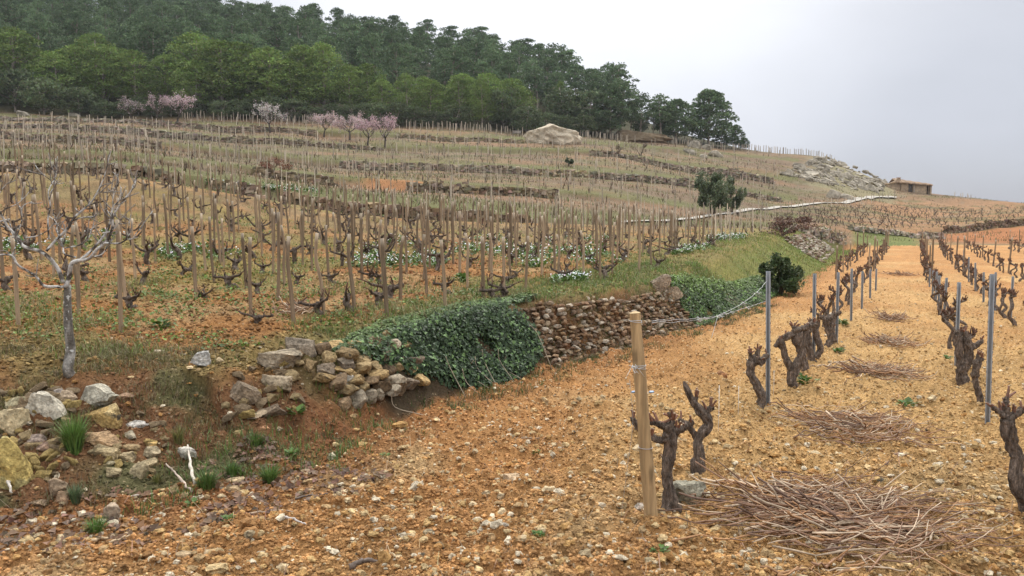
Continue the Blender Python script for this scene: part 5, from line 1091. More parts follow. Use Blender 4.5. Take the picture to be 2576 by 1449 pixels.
FSTK = [(Z4(140, 1025), Z4(95, 330)), (Z4(590, 925), Z4(545, 250)), (Z4(950, 855), Z4(890, 300)), (Z4(1480, 800), Z4(1450, 260)), (Z4(1860, 740), Z4(1830, 310)), (Z4(1900, 960), Z4(1880, 340)), (Z4(2215, 995), Z4(2165, 335)), (Z4(2440, 925), Z4(2385, 310)), (Z4(1170, 550), Z4(1165, 160)), (Z4(1020, 660), Z4(990, 200)), (Z4(2150, 720), Z4(2130, 250)), (Z4(2480, 670), Z4(2455, 250)), (Z4(30, 770), Z4(-10, 150)), (Z4(1690, 590), Z4(1670, 200)), (Z4(2270, 470), Z4(2275, 150)), (Z4(2070, 460), Z4(2070, 150)),
        (Z5(345, 970), Z5(310, 350)), (Z5(100, 900), Z5(45, 320)), (Z5(780, 890), Z5(755, 360)), (Z5(445, 815), Z5(455, 330)), (Z5(640, 775), Z5(620, 320)), (Z5(1070, 815), Z5(1065, 340)), (Z5(1215, 810), Z5(1225, 340)), (Z5(1390, 755), Z5(1405, 330)), (Z5(955, 740), Z5(945, 310)), (Z5(1140, 705), Z5(1125, 310)), (Z5(1645, 685), Z5(1635, 320)), (Z5(1835, 680), Z5(1815, 290)), (Z5(1280, 650), Z5(1260, 310)), (Z5(1515, 635), Z5(1520, 180)), (Z5(1955, 670), Z5(1950, 190)), (Z5(490, 620), Z5(480, 260)), (Z5(155, 670), Z5(150, 160)), (Z5(665, 590), Z5(655, 180)), (Z5(1610, 600), Z5(1605, 200)), (Z5(1775, 600), Z5(1770, 180))]
FLAB = ['leaning weathered stake left of the bare tree trunk, its foot by green weeds', 'weathered stake standing just behind the bare tree', 'stake beside the stubby vine right of the bare tree', 'upright stake next to a tiny dark vine stump', 'slim stake behind a low vine left of the twisted stump', 'stake with a dark twisted stump at its foot', 'tall stake with a leafy green weed at its foot', 'stake rising behind a sprawling vine with spread legs', 'stake at the left end of the largest white flower clump', 'stake behind the wide armed vine, right of the bare tree',
        'stake behind the tall one with the leafy weed', 'stake right of the pair of tall ones at mid terrace', 'stake at the left edge behind the bare tree limbs', 'stake beside the second green flower clump', 'short stake beyond the spread vines at mid terrace', 'short pale stake beyond the low armed vine',
        'thick pale stake at the terrace edge, nearest to the ivy', 'leaning stake beside a one armed vine left of the thick pale stake', 'thick stake with a dark tie next to the vine with two raised arms', 'short straight stake right of the thick pale stake', 'straight stake left of the thick stake with the dark tie', 'darker stake with a white plastic tube at its foot', 'stake at the edge of the terrace just behind the ivy top', 'stake by the yellow flowers at the ivy top', 'stake behind a bright broad-leaved weed', 'leaning stake between the dark one and the white flowers', 'stake at the right by the crest of white flowers', 'stake crossed by a thin white tube near the grassy crest', 'stake between two low vines at mid right', 'tallest slim stake of the right part of the terrace', 'last near stake before the grassy bank at the right', 'stake standing by the left white flower patch', 'stake behind the thick pale one, in the weeds', 'stake in front of the dense white flowers', 'stake left of a dark goblet vine at the right', 'stake right of a dark goblet vine at the right']
stakes, vines_pos = [], []
for ((u, v), (u2, v2)), lab in zip(FSTK, FLAB):
    p = onground(u, v); q = p3(u2, v2, p[1] + random.uniform(-.05, .05)); stakes.append((p, q - p, lab, None))
ex = np.array([s[0][:2] for s in stakes])
r4 = np.random.default_rng(44); dirv = np.array([math.sin(R(27)), math.cos(R(27))]); nrmv = np.array([-dirv[1], dirv[0]])
cand = []
for i in range(-45, 70):
    for j in range(-45, 70):
        q = np.array([-4, 12.0]) + dirv * (i * 1.22 + .5 * (j % 2)) + nrmv * j * 1.20 + r4.normal(0, .08, 2); cand.append(q)
cand = np.array(cand); cand = cand[(cand[:, 1] > 8) & (cand[:, 1] < 60)]
pu, pv = pxof(cand[:, 0], cand[:, 1], height(cand[:, 0], cand[:, 1]))
cand = cand[in_terrace(cand[:, 0], cand[:, 1], .7) & (pu > -30) & (pu < 2000)]
cand = cand[np.argsort(cand[:, 1])]
czs = height(cand[:, 0], cand[:, 1])
grid = []
for (x, y), z in zip(cand, czs):
    if np.hypot(*(ex - [x, y]).T).min() > .75: grid.append((np.array([x, y, z]), np.array([r4.normal(0, .035), r4.normal(0, .035), r4.uniform(1.05, 1.42)]), None, None))
grid = [g for g in grid if not (g[0][1] < 12 and r4.random() < .5)]
allst = stakes + grid; print('terrace stakes', len(allst))
G_ST = 'wooden stakes on the upper terrace'
def stake_zone(p):
    u, v = pxof(p[0], p[1], p[2])
    a = 'left' if u < 640 else ('middle' if u < 1260 else 'right')
    b = 'front' if p[1] < 15 else ('middle' if p[1] < 24 else 'back')
    return f'wooden stake at the {b} of the upper terrace, in its {a} third'
def add_stake(p, d, lab):
    L = np.linalg.norm(d); o = link('wooden_stake', SM[random.randrange(8)]); o.location = tuple(p); o.scale = (1, 1, L)
    o.rotation_euler = (-math.asin(np.clip(d[1] / L, -1, 1)), math.asin(np.clip(d[0] / L, -1, 1)), 0); tag(o, lab or stake_zone(p), 'stake', G_ST)
rest = []
for k, (p, d, lab, _) in enumerate(allst):
    if k < 300: add_stake(p, d, lab)
    else: rest.append((p, d))
# vines between the stakes
BV = {False: [vine_proto('bush_vine', bush_vine(400 + k, False)) for k in range(5)], True: [vine_proto('bush_vine', bush_vine(420 + k, True)) for k in range(5)]}
usedv = set()
VPX = [(Z4(1030, 895), 1.1, 'short thick vine stump with stubby arms right of the bare tree'), (Z4(1078, 700), 1.05, 'wide armed low vine behind the stubby one'), (Z4(1360, 640), .95, 'small vine on a mound between two stakes'), (Z4(1575, 830), .75, 'tiny dark vine stump right of the upright stake'), (Z4(1890, 1020), .85, 'twisted dark vine at the foot of a front stake'), (Z4(1940, 780), 1.0, 'upright dark vine behind the twisted one'), (Z4(2235, 705), .9, 'vine with one low arm behind the tall stake'), (Z4(2420, 935), 1.1, 'sprawling vine on spread legs behind the leaning stake'), (Z4(1975, 620), .95, 'vine with an arched arm at mid terrace'), (Z4(70, 770), 1.2, 'thick vine at the left edge under the bare tree limbs'), (Z4(2530, 700), 1.0, 'knobbly vine at mid terrace left of the thick pale stake'), (Z4(640, 690), 1.1, 'dark vine close behind the bare tree trunk'),
       (Z5(70, 915), 1.15, 'one armed vine left of the thick pale stake'), (Z5(290, 875), 1.2, 'tall leaning vine just behind the thick pale stake'), (Z5(815, 775), 1.1, 'vine with two raised arms at the stake with the dark tie'), (Z5(960, 575), 1.2, 'slender dark vine behind the middle stakes'), (Z5(1715, 610), .9, 'goblet shaped vine near the right of the terrace'), (Z5(1310, 655), .75, 'low vine with whitish cut ends right of the middle')]
exv = []
for (u, v), sc, lab in VPX:
    p = onground(u, v); exv.append(p[:2]); place(BV[False][random.randrange(5)], usedv, p, random.uniform(0, 6.28), sc * .88, lab, 'vine', 'old bush vines on the upper terrace')
exv = np.array(exv); far_v = []; nv = 0
for p, d, _, _ in allst:
    if r4.random() < .3: continue
    a = r4.uniform(0, 6.28); q = p[:2] + .22 * np.array([math.cos(a), math.sin(a)])
    if np.hypot(*(exv - q).T).min() < .7 or q[1] < 10: continue
    z = hz(q[0], q[1]); u, v = pxof(q[0], q[1], z); tall = (q[1] > 14 and u < 1100 and r4.random() < .6)
    if nv < 190:
        zone = 'left' if u < 640 else ('middle' if u < 1260 else 'right'); b = 'front' if q[1] < 15 else ('middle' if q[1] < 24 else 'back')
        place(BV[tall][r4.integers(5)], usedv, (q[0], q[1], z), r4.uniform(0, 6.28), r4.uniform(.85, 1.2), f'{"tall crooked" if tall else "low"} dark vine at the {b} of the staked terrace, in its {zone} third', 'vine', 'old bush vines on the upper terrace'); nv += 1
    else: far_v.append((q[0], q[1], z, tall))
print('terrace vines', nv, len(far_v))

# ------------------------------------------------------------------ the rest of the hill: rows of stakes and vines too many and too small to tell apart
def hill_rows():
    r = np.random.default_rng(46); st_, vi = [], []
    strips = [('B1', 'G', .5, .5, 1, 700, 1500), ('G', 'C1', .1, .95, 5, -60, 1960), ('C2', 'D1', .05, .96, 11, -60, 1960), ('D2', 'E1', .05, .96, 8, -60, 1960), ('E2', 'F1', .1, .95, 4, -60, 1960), ('F2', 'T0', .25, .9, 3, 480, 1960)]
    for a, b, f0, f1, nrow, u0, u1 in strips:
        for f in np.linspace(f0, f1, nrow):
            Ym = lineYZ(a, 0.)[0]; step = (1.55 + .5 * r.random()) / Ym * F; u = np.arange(u0, u1, step); u = u + r.normal(0, step * .12, len(u)); t = (u - PW / 2) / F
            Ya, _ = lineYZ(a, t); Yb, _ = lineYZ(b, t); y = Ya + (Yb - Ya) * (f + r.normal(0, .01, len(u))); x = t * y
            k = r.random(len(u)) > .10 + .3 * (vn(u * .01, f * 9 + 0 * u, 5) > .6)
            st_ += [(x_, y_, r.uniform(.95, 1.45)) for x_, y_ in zip(x[k], y[k])]
            k = r.random(len(u)) > .15; vi += [(x_ + r.normal(0, .3), y_ + .15, .55) for x_, y_ in zip(x[k], y[k])]
    # fence-like lines of stakes under the wood, on the ridge and beyond the house
    for us, vs, step, hp in [([470, 700, 815], [305, 305, 308], 8.5, 20), ([1018, 1150, 1295], [321, 330, 336], 8.2, 19), ([1458, 1600, 1760], [356, 358, 362], 6.2, 16), ([1790, 1900, 2000, 2092], [374, 383, 387, 397], 5.0, 15), ([2345, 2400, 2445], [482, 493, 503], 7.0, 12), ([1840, 2000, 2180, 2260], [547, 528, 512, 502], 12, 22)]:
        u = np.arange(us[0], us[-1], step); u = u + r.normal(0, step * .25, len(u)); v = np.interp(u, us, vs)
        for a, b in zip(u, v):
            if r.random() < .08: continue
            t = (a - PW / 2) / F; Yq = lineYZ('T0', t)[0] - .3 + r.normal(0, .15); p = onground(a, b) if us[0] in (2345, 1840) else np.array([t * Yq, Yq, 0]); st_.append((p[0], p[1], hp * pxm(p[1]) * r.uniform(.8, 1.15)))
    sb = MB(); x = np.array([s[0] for s in st_]); y = np.array([s[1] for s in st_]); z = height(x, y); H = np.array([s[2] for s in st_])
    x = np.r_[x, [p[0] for p, d in rest]]; y = np.r_[y, [p[1] for p, d in rest]]; z = np.r_[z, [p[2] for p, d in rest]]; H = np.r_[H, [d[2] for p, d in rest]]
    n = len(x); dx = r.normal(0, .03, n) * H; dy = r.normal(0, .03, n) * H; w = np.maximum(.022, .00042 * y); a = np.linspace(0, 6.283, 5, endpoint=False)
    ring = np.stack([np.cos(a), np.sin(a)], 1); lo = np.stack([np.c_[x + w * c, y + w * s_, z - .1] for c, s_ in ring], 1); up = np.stack([np.c_[x + dx + w * .9 * c, y + dy + w * .9 * s_, z + H] for c, s_ in ring], 1)
    V = np.concatenate([lo, up], 1).reshape(-1, 3); f = np.array([[i, (i + 1) % 5, 5 + (i + 1) % 5, 5 + i] for i in range(5)]); b = np.arange(n)[:, None, None] * 10
    col = np.array([.42, .355, .275])[None] * r.uniform(.6, 1.4, (n, 1)); sb.add(V, [(b + f[None]).reshape(-1, 4), np.arange(n)[:, None] * 10 + np.array([[5, 6, 7, 8, 9]])], np.repeat(col, 10, 0))
    tag(link('hillside_stakes', sb.mesh('hillside_stakes', False), M['stake']), 'rows of small pale stakes covering the far terraces', 'stakes', 'wooden stakes on the far terraces', 'stuff')
    print('hill stakes', n)
    # bush vines on the bare slope at the right: the nearest few hundred are things, see below
    vb = MB(); vx = np.array([v[0] for v in vi] + [q[0] for q in far_v]); vy = np.array([v[1] for v in vi] + [q[1] for q in far_v]); vz = height(vx, vy); sz = np.array([v[2] for v in vi] + [.5 + .35 * q[3] for q in far_v]) * r.uniform(.7, 1.25, len(vx))
    for k in range(4):
        n = len(vx); a = r.uniform(0, 6.28, n); P = np.c_[vx, vy, vz]
        blades(vb, P, sz * r.uniform(.8, 1.2, n), a, r.uniform(.15, .95, n), np.maximum(.022, .0003 * vy), jit((.12, .08, .06), n, .4, r))
    tag(link('hillside_vines', vb.mesh('hillside_vines', False), M['bark']), 'small dark vines in rows over the far terraces', 'vines', 'vines on the far terraces', 'stuff')
hill_rows()
def slope_vines():
    r = np.random.default_rng(47); sv = []
    for k in range(6):
        mb = MB()
        for _, b in bush_vine(440 + k, True, True): mb = b
        me = mb.mesh('slope_vine', True); me.materials.append(M['bark']); sv.append(me)
    pts = []
    for v in np.geomspace(572, 506, 15):
        st_ = 17 * (v - 470) / 90 + 5
        for u in np.arange(1960, 2600, st_): pts.append((u + r.normal(0, st_ * .2), v + r.normal(0, 1.0)))
    n = 0
    for u, v in pts:
        t = (u - PW / 2) / F
        if v > np.interp(u, [1960, 2140, 2360, 2576], [566, 574, 578, 545]) or v < np.interp(u, [1960, 2100, 2280, 2400, 2576], [540, 524, 505, 498, 519]): continue
        if r.random() < .12 or n >= 260: continue
        p = onground(u, v); o = link('slope_vine', sv[r.integers(6)], loc=p, rz=r.uniform(0, 6.28), sc=r.uniform(.8, 1.25)); n += 1
        z = 'nearer' if v > 540 else 'farther'; q = 'left' if u < 2250 else 'right'
        tag(o, f'small dark vine on the {z} open slope below the stone hut, in its {q} half', 'vine', 'bush vines on the open slope below the hut')
    print('slope vines', n)
slope_vines()

# ------------------------------------------------------------------ trellis rows: end post, metal posts, vines, wires
Z6 = lambda x, y: (1717.4 + x / 3, 483 + y / 3)
def wooden_post():
    b = onground(1640, 1322); Y = b[1]; m = pxm(Y); root = link('wooden_post', None, loc=b); tag(root, 'thick leaning wooden end post of the trellis row, in front of the nearest vine', 'post')
    pts = np.array([p3(u, v, Y) for u, v in [(1645, 1372), (1640, 1325), (1629, 1190), (1617, 1040), (1606, 900), (1597, 787)]]) - b
    Q = smooth_path(pts, 40); rr = np.linspace(19.0, 14.2, 40) * m * (1 + .03 * np.sin(np.linspace(0, 19, 40)))
    V, Fs = tube(Q, rr, 22, .035, 12, cap=False); C = np.tile((.36, .245, .125), (len(V), 1)) * (.72 + .55 * fbm(V[:, 0] * 55 + V[:, 1] * 40, V[:, 2] * 2.2, 4, 3))[:, None]
    kn = [(.25, .35), (.55, .9), (.8, .2), (.38, .7)]
    H = V[:, 2].max()
    for a, c in kn:
        d = np.hypot((V[:, 2] - a * H) / .035, (V[:, 0] - Q[int(a * 39), 0] - (c - .5) * .09) / .02); C = np.where((d < 1)[:, None], C * .55, C)
    mb = MB(); mb.add(V, Fs, C); link('shaft', mb.mesh('shaft', True), M['post'], parent=root)
    # sawn top: slightly domed, with ring tones and one radial crack
    tb = MB(); n = 22; top = V[39 * n:40 * n]; cen = top.mean(0); Vt = [top + [0, 0, .001]]; Ct = [np.tile((.40, .28, .14), (n, 1))]
    for k, (f, c) in enumerate([(.8, (.50, .38, .21)), (.6, (.44, .31, .16)), (.4, (.52, .40, .23)), (.2, (.40, .28, .15))]): Vt.append(cen + (top - cen) * f + [0, 0, .002 + .003 * k]); Ct.append(np.tile(c, (n, 1)))
    Vt.append(cen[None] + [0, 0, .014]); Ct.append(np.array([(.3, .2, .1)])); Ff = []
    for k in range(4):
        for i in range(n): Ff.append((k * n + i, k * n + (i + 1) % n, (k + 1) * n + (i + 1) % n, (k + 1) * n + i))
    tb.add(np.vstack(Vt), [np.array(Ff), np.array([(4 * n + i, 4 * n + (i + 1) % n, 5 * n) for i in range(n)])], np.vstack(Ct)); link('sawn_top', tb.mesh('sawn_top', False), M['post'], parent=root)
    r = np.random.default_rng(5)
    def wrap(z, n, wob, name, col=(.55, .55, .55)):
        i = int(np.argmin(abs(Q[:, 2] - z))); a = np.linspace(0, 2 * np.pi * n, 26 * n); R_ = rr[i] + .004; P = np.c_[Q[i, 0] + R_ * np.cos(a), Q[i, 1] + R_ * np.sin(a), z + wob * np.sin(a * .7) + .004 * a / 6.28]; w = MB(); V, Fs = tube(P, .0018, 5); w.add(V, Fs, col); return w, i
    z0 = float(p3(1600, 925, Y)[2] - b[2]); w, i = wrap(z0, 3, .012, 'tie')
    for k in range(7):
        a0 = Q[i] + np.array([-.02, -rr[i] - .006, 0]); pts_ = [a0, a0 + r.normal(0, .022, 3), a0 + r.normal(0, .035, 3) + [-.01, -.012, -.02]]; V, Fs = tube(smooth_path(pts_, 8), .0017, 5); w.add(V, Fs, (.6, .6, .58))
    link('wire_tie', w.mesh('wire_tie', True), M['wire'], parent=root)
    w, i = wrap(float(p3(1610, 810, Y)[2] - b[2]), 2, .006, 'tie'); link('wire_tie', w.mesh('wire_tie', True), M['wire'], parent=root)
    w, i = wrap(float(p3(1620, 1126, Y)[2] - b[2]), 1, .002, 'tie', (.42, .42, .44)); link('wire_tie', w.mesh('wire_tie', True), M['wire'], parent=root)
    ins = MB()
    for u in (1596, 1640):
        c = p3(u, 988, Y) - b + np.array([0, .02, 0]); V, Fs = tube(smooth_path([c + [-.018, 0, 0], c, c + [.018, 0, .002]], 7), [.004, .008, .0085, .008, .0085, .008, .004], 8); ins.add(V, Fs, (.30, .40, .55))
    link('insulator', ins.mesh('insulator', True), M['zinc'], parent=root)
    V, Fs = tube(smooth_path([p3(1584, 955, Y - .05), p3(1592, 1060, Y - .08), p3(1580, 1160, Y - .1), p3(1560, 1318, Y - .1)], 16), .0013, 4); wm = MB(); wm.add(V - b, Fs, (.4, .38, .35)); link('hanging_wire', wm.mesh('hanging_wire', True), M['wire'], parent=root)
wooden_post()
def metal_post_mesh(H):
    """galvanised trellis post: a folded C section with dark blocks along its edges painting the shade in its wire slots"""
    w, d, l = .024, .020, .012; t = .003
    prof = [(-l, -d), (-w, -d), (-w, d * .3), (-w * .45, d), (w * .45, d), (w, d * .3), (w, -d), (l, -d)]
    inn = [(-l, -d + t), (-w + t, -d + t), (-w + t, d * .25), (-w * .40, d - t), (w * .40, d - t), (w - t, d * .25), (w - t, -d + t), (l, -d + t)]
    loop = prof + inn[::-1]; n = len(loop); zs = np.r_[-.3, np.linspace(0, H, 24)]; V = np.array([[a, b, z] for z in zs for a, b in loop]); Q = [(k * n + i, k * n + (i + 1) % n, (k + 1) * n + (i + 1) % n, (k + 1) * n + i) for k in range(len(zs) - 1) for i in range(n)]
    mb = MB(); C = np.tile((.34, .37, .40), (len(V), 1)) * (.85 + .25 * vn(V[:, 0] * 80, V[:, 2] * 6, 4))[:, None]; C[V[:, 2] > H * .70] *= 1.12
    k = len(zs) - 1; mb.add(V, [np.array(Q), np.array([(k * n + i, k * n + i + 1, k * n + n - 2 - i, k * n + n - 1 - i) for i in range(7)])], C)
    sl = MB(); c = []
    for z in np.arange(.12, H - .03, .10):
        for s_ in (-1, 1): c.append((s_ * (w + .0005), -.006, z))
    c = np.array(c); boxes(sl, c, np.tile((.006, .011, .020), (len(c), 1)), np.tile(np.eye(3), (len(c), 1, 1)), np.tile((.05, .05, .055), (len(c), 1)), np.random.default_rng(1), 0)  # no holes cut: near-black blocks stand for the dark inside of the slots
    return mb.mesh('post_shaft', False), sl.mesh('wire_slots', False)
PM = {}
def metal_post(base, top, label, lean=True):
    b = onground(*base, lo=4) if len(base) == 2 else np.asarray(base); q = p3(top[0], top[1], b[1]) if len(top) == 2 else np.asarray(top); d = q - b; H = round(float(np.linalg.norm(d)), 1)
    if H not in PM: PM[H] = metal_post_mesh(H)
    root = link('metal_post', None, loc=b); d = d / np.linalg.norm(d); root.rotation_euler = (-math.asin(np.clip(d[1], -1, 1)), math.asin(np.clip(d[0], -1, 1)), R(-27) + random.normalvariate(0, .15))
    for nme, me in zip(('shaft', 'wire_slots'), PM[H]): link(nme, me, M['zinc'], parent=root)
    tag(root, label, 'post', 'galvanised posts of the trellis rows')
for bs, tp, lab in [
  ((1932, 1018), (1933, 690), 'galvanised post with loose wires tied to its top, first of the left trellis row'), ((2047, 905), (2050, 685), 'second galvanised post of the left trellis row, by the forked vine'), ((2104, 862), (2109, 689), 'third galvanised post of the left trellis row'), ((2141, 808), (2143, 681), 'fourth galvanised post of the left trellis row'), ((2168, 778), (2170, 678), 'fifth galvanised post of the left trellis row'), ((2189, 752), (2190, 676), 'sixth galvanised post of the left trellis row'), ((2203, 735), (2205, 672), 'seventh galvanised post of the left trellis row'),
  ((2484, 1064), (2497, 697), 'tall galvanised post nearest on the right row, beside a thin young vine'), ((2405, 920), (2413, 707), 'second galvanised post of the right row, rising behind the large vine'), ((2374, 806), (2381, 698), 'third galvanised post of the right row'), ((2361, 776), (2364, 692), 'fourth galvanised post of the right row'), ((2354, 760), (2357, 683), 'fifth galvanised post of the right row'), ((2346, 742), (2348, 680), 'sixth galvanised post of the right row'), ((2338, 722), (2340, 673), 'seventh galvanised post of the right row'),
  ((2542, 800), (2548, 697), 'galvanised post standing in the farther right row at the right edge'), ((2502, 780), (2505, 690), 'slim post of the farther right row just behind the nearest tall post'), ((2474, 762), (2475, 683), 'thin post midway along the farther right row'), ((2453, 735), (2454, 662), 'thin post in the farther right row beyond the midway one'), ((2437, 712), (2438, 645), 'far thin post of the farther right row'), ((2424, 690), (2425, 628), 'farthest thin post of the farther right row'),
]: metal_post(bs, tp, lab)

def px_vine(name_label, trunk, arms, base_uv, seed, group):
    """a vine whose limbs were measured in the picture: lists of (u, v, radius, depth offset)"""
    b = onground(*base_uv, lo=4); Y = b[1]; m = pxm(Y); root = link('trellis_vine', None, loc=b); tag(root, name_label, 'vine', group); r = np.random.default_rng(seed)
    def cv(L): return [p3(q[0], q[1], Y + (q[3] if len(q) > 3 else 0)) - b for q in L], [q[2] * m * .82 for q in L]
    tb = MB(); P, rr = cv(trunk); P[0] = P[0] + np.array([0, 0, -.07]); gnarly(tb, P, rr, seed, sides=26, gn=.24, n=9 * len(P))
    for q in (P[-1], P[-2]): knob(tb, q, rr[-1] * 1.25, seed + 3)
    link('trunk', tb.mesh('trunk', True), M['bark'], parent=root)
    for k, A in enumerate(arms):
        ab = MB(); P, rr = cv(A); gnarly(ab, P, rr, seed + 11 * k, sides=14, gn=.28, n=7 * len(P)); knob(ab, P[-1], rr[-1] * 1.35, seed + k)
        a = link('arm', ab.mesh('arm', True), M['bark'], parent=root); sp = MB()
        for q in range(5):
            i = r.integers(1, len(P)); e_ = P[i] + np.array([r.normal(0, .03), r.normal(0, .03), r.uniform(.02, .085)]); gnarly(sp, [P[i], (P[i] + e_) / 2 + r.normal(0, .004, 3), e_], [.010, .007, .0055], q, (.17, .085, .055), 6, .1); knob(sp, e_, .0065, q, (.40, .31, .21))
        link('spur', sp.mesh('spur', True), M['twig'], parent=a)
z8 = lambda x, y, *k: (*Z8(x, y), *k); z9 = lambda x, y, *k: (*Z9(x, y), *k); z6 = lambda x, y, *k: (*Z6(x, y), *k)
GL, GR = 'old vines of the left trellis row', 'old vines of the right trellis row'
px_vine('thick dark vine with two spread arms right behind the wooden end post', [z8(2500, 985, 27), z8(2490, 900, 24), z8(2465, 780, 17), z8(2450, 680, 16), z8(2470, 560, 16), z8(2490, 430, 18), z8(2470, 330, 17)],
        [[z8(2470, 380, 14), z8(2420, 425, 12), z8(2330, 400, 10), z8(2245, 330, 9), z8(2200, 265, 7)], [z8(2480, 340, 14), z8(2540, 350, 11), z8(2600, 320, 9), z8(2640, 290, 8)], [z8(2450, 320, 11), z8(2390, 300, 9), z8(2345, 290, 7)], [z8(2490, 330, 9), z8(2500, 270, 7), z8(2470, 220, 4)]], (1692, 1283), 501, GL)
px_vine('S shaped vine reaching up to the left, second in the left row', [z9(125, 690, 21), z9(120, 620, 19), z9(122, 540, 17), z9(112, 440, 13), z9(150, 370, 13), z9(195, 310, 12), z9(170, 240, 13), z9(120, 190, 12), z9(80, 130, 10), z9(30, 30, 7), z9(12, -10, 4)],
        [[z9(112, 420, 9, .02), z9(70, 350, 8), z9(30, 300, 7, -.03), z9(-20, 275, 6, -.05)], [z9(150, 225, 8), z9(185, 200, 8), z9(215, 180, 8)], [z9(90, 140, 6), z9(105, 100, 5)]], (1759, 1194), 502, GL)
px_vine('dark zigzag vine touching the first metal post of the left row', [z9(572, 190, 15), z9(600, 100, 12), z9(555, 10, 11), z6(512, 1375, 11), z6(520, 1300, 12), z6(560, 1260, 13)], [[z6(535, 1270, 9), z6(590, 1275, 11), z6(635, 1235, 7)], [z6(520, 1290, 7), z6(510, 1220, 5)], [z6(560, 1250, 8), z6(570, 1190, 5)]], (1908, 1029), 503, GL)
px_vine('forked vine with a long left arm, between the first and second metal post', [z6(830, 1449, 15), z6(825, 1385, 15), z6(870, 1290, 13), z6(895, 1220, 12), z6(865, 1130, 12), z6(855, 1050, 12)], [[z6(825, 1360, 11), z6(775, 1240, 9), z6(745, 1130, 9)], [z6(855, 1060, 10), z6(790, 1090, 9), z6(735, 1115, 8), z6(702, 1160, 5)], [z6(860, 1050, 9), z6(930, 1020, 8), z6(990, 1000, 8)], [z6(860, 1040, 7), z6(835, 1020, 5)]], (1994, 975), 504, GL)
px_vine('slanting vine just left of the second metal post', [z6(940, 1365, 11), z6(920, 1290, 10), z6(895, 1220, 10), z6(890, 1120, 10), z6(905, 1050, 9)], [[z6(905, 1050, 8), z6(960, 1000, 8), z6(1010, 990, 6)], [z6(900, 1060, 7), z6(850, 1030, 6)]], (2030, 938), 505, GL)
px_vine('vine with two legs right of the second metal post', [z6(985, 1285, 13), z6(965, 1220, 10), z6(940, 1120, 10), z6(945, 1050, 9)], [[z6(1000, 1250, 9), z6(1040, 1190, 9), z6(1015, 1100, 8), z6(990, 1020, 8)], [z6(945, 1050, 8), z6(1000, 1010, 7), z6(965, 965, 4)]], (2046, 911), 506, GL)
px_vine('wide headed vine by the third metal post of the left row', [z6(1085, 1165, 11), z6(1115, 1110, 9), z6(1100, 1040, 9), z6(1085, 970, 10)], [[z6(1085, 960, 8), z6(1045, 945, 6)], [z6(1090, 960, 9), z6(1140, 930, 8), z6(1185, 910, 6)], [z6(1140, 1130, 9), z6(1125, 1030, 8), z6(1135, 950, 8)]], (2079, 871), 507, GL)
px_vine('thick shaggy vine with a pruned head cut by the right edge of the picture', [(2592, 1300, 25), (2584, 1262, 23), z9(2540, 760, 22), z9(2510, 640, 19), z9(2520, 540, 18), z9(2490, 460, 18), z9(2465, 370, 19), z9(2450, 270, 17)], [[z9(2450, 260, 9), z9(2400, 215, 8), z9(2345, 180, 6)], [z9(2450, 260, 10), z9(2500, 235, 10), z9(2560, 195, 9)], [z9(2450, 240, 9), z9(2440, 170, 8), z9(2445, 110, 6)]], (2592, 1297), 508, GR)
px_vine('thin young vine with a round head left of the nearest right post', [z9(2262, 190, 9), z9(2240, 90, 8), z9(2215, 0, 7), z6(2208, 1380, 7), z6(2225, 1290, 11)], [[z6(2225, 1280, 8), z6(2260, 1260, 5)], [z6(2225, 1270, 7), z6(2230, 1225, 4)]], (2471, 1030), 509, GR)
px_vine('large forked vine with an arm stretched to the right, third in the right row', [z6(2140, 1460, 19), z6(2105, 1370, 16), z6(2145, 1290, 14), z6(2160, 1200, 13), z6(2135, 1120, 12)], [[z6(2105, 1340, 12), z6(2090, 1230, 11), z6(2080, 1120, 11), z6(2075, 1070, 9)], [z6(2155, 1180, 9), z6(2200, 1170, 8), z6(2250, 1128, 6)], [z6(2140, 1110, 8), z6(2130, 1060, 6)]], (2430, 968), 510, GR)

def trellis_vine(seed):
    r = np.random.default_rng(seed); hh = r.uniform(.44, .56); parts = []; tb = MB(); o = r.normal(0, .07, (3, 2)); top = np.array([o[2, 0], o[2, 1], hh])
    gnarly(tb, [(0, 0, -.08), (0, 0, .03), (o[0, 0], o[0, 1], hh * .36), (o[1, 0], o[1, 1], hh * .7), top], [.046, .038, .028, .026, .031], seed, sides=11, gn=.28); knob(tb, top, .037, seed); parts.append(('trunk', tb))
    for k, s_ in enumerate((-1, 1, r.choice((-1, 1)))):
        ab = MB(); L = r.uniform(.22, .42) if k < 2 else .16; q1 = top + [r.normal(0, .04), s_ * L * .5, r.uniform(.02, .09)]; q2 = top + [r.normal(0, .06), s_ * L, r.uniform(.04, .14)]
        gnarly(ab, [top, q1, q2], [.023, .018, .014], seed + k, sides=8); knob(ab, q2, .020, seed + 5 * k)
        for j in range(6):
            f = r.random(); a = q1 * (1 - f) + q2 * f; e_ = a + np.array([r.normal(0, .035), r.normal(0, .03), r.uniform(.04, .12)]); gnarly(ab, [a, e_], [.011, .007], j, (.14, .075, .05), 5, .05, 3)
        parts.append(('arm', ab))
    return parts
TV = [vine_proto('trellis_vine', trellis_vine(600 + k)) for k in range(7)]; usedt = set()
RD = np.array([math.sin(math.atan(999 / F)), math.cos(math.atan(999 / F))])
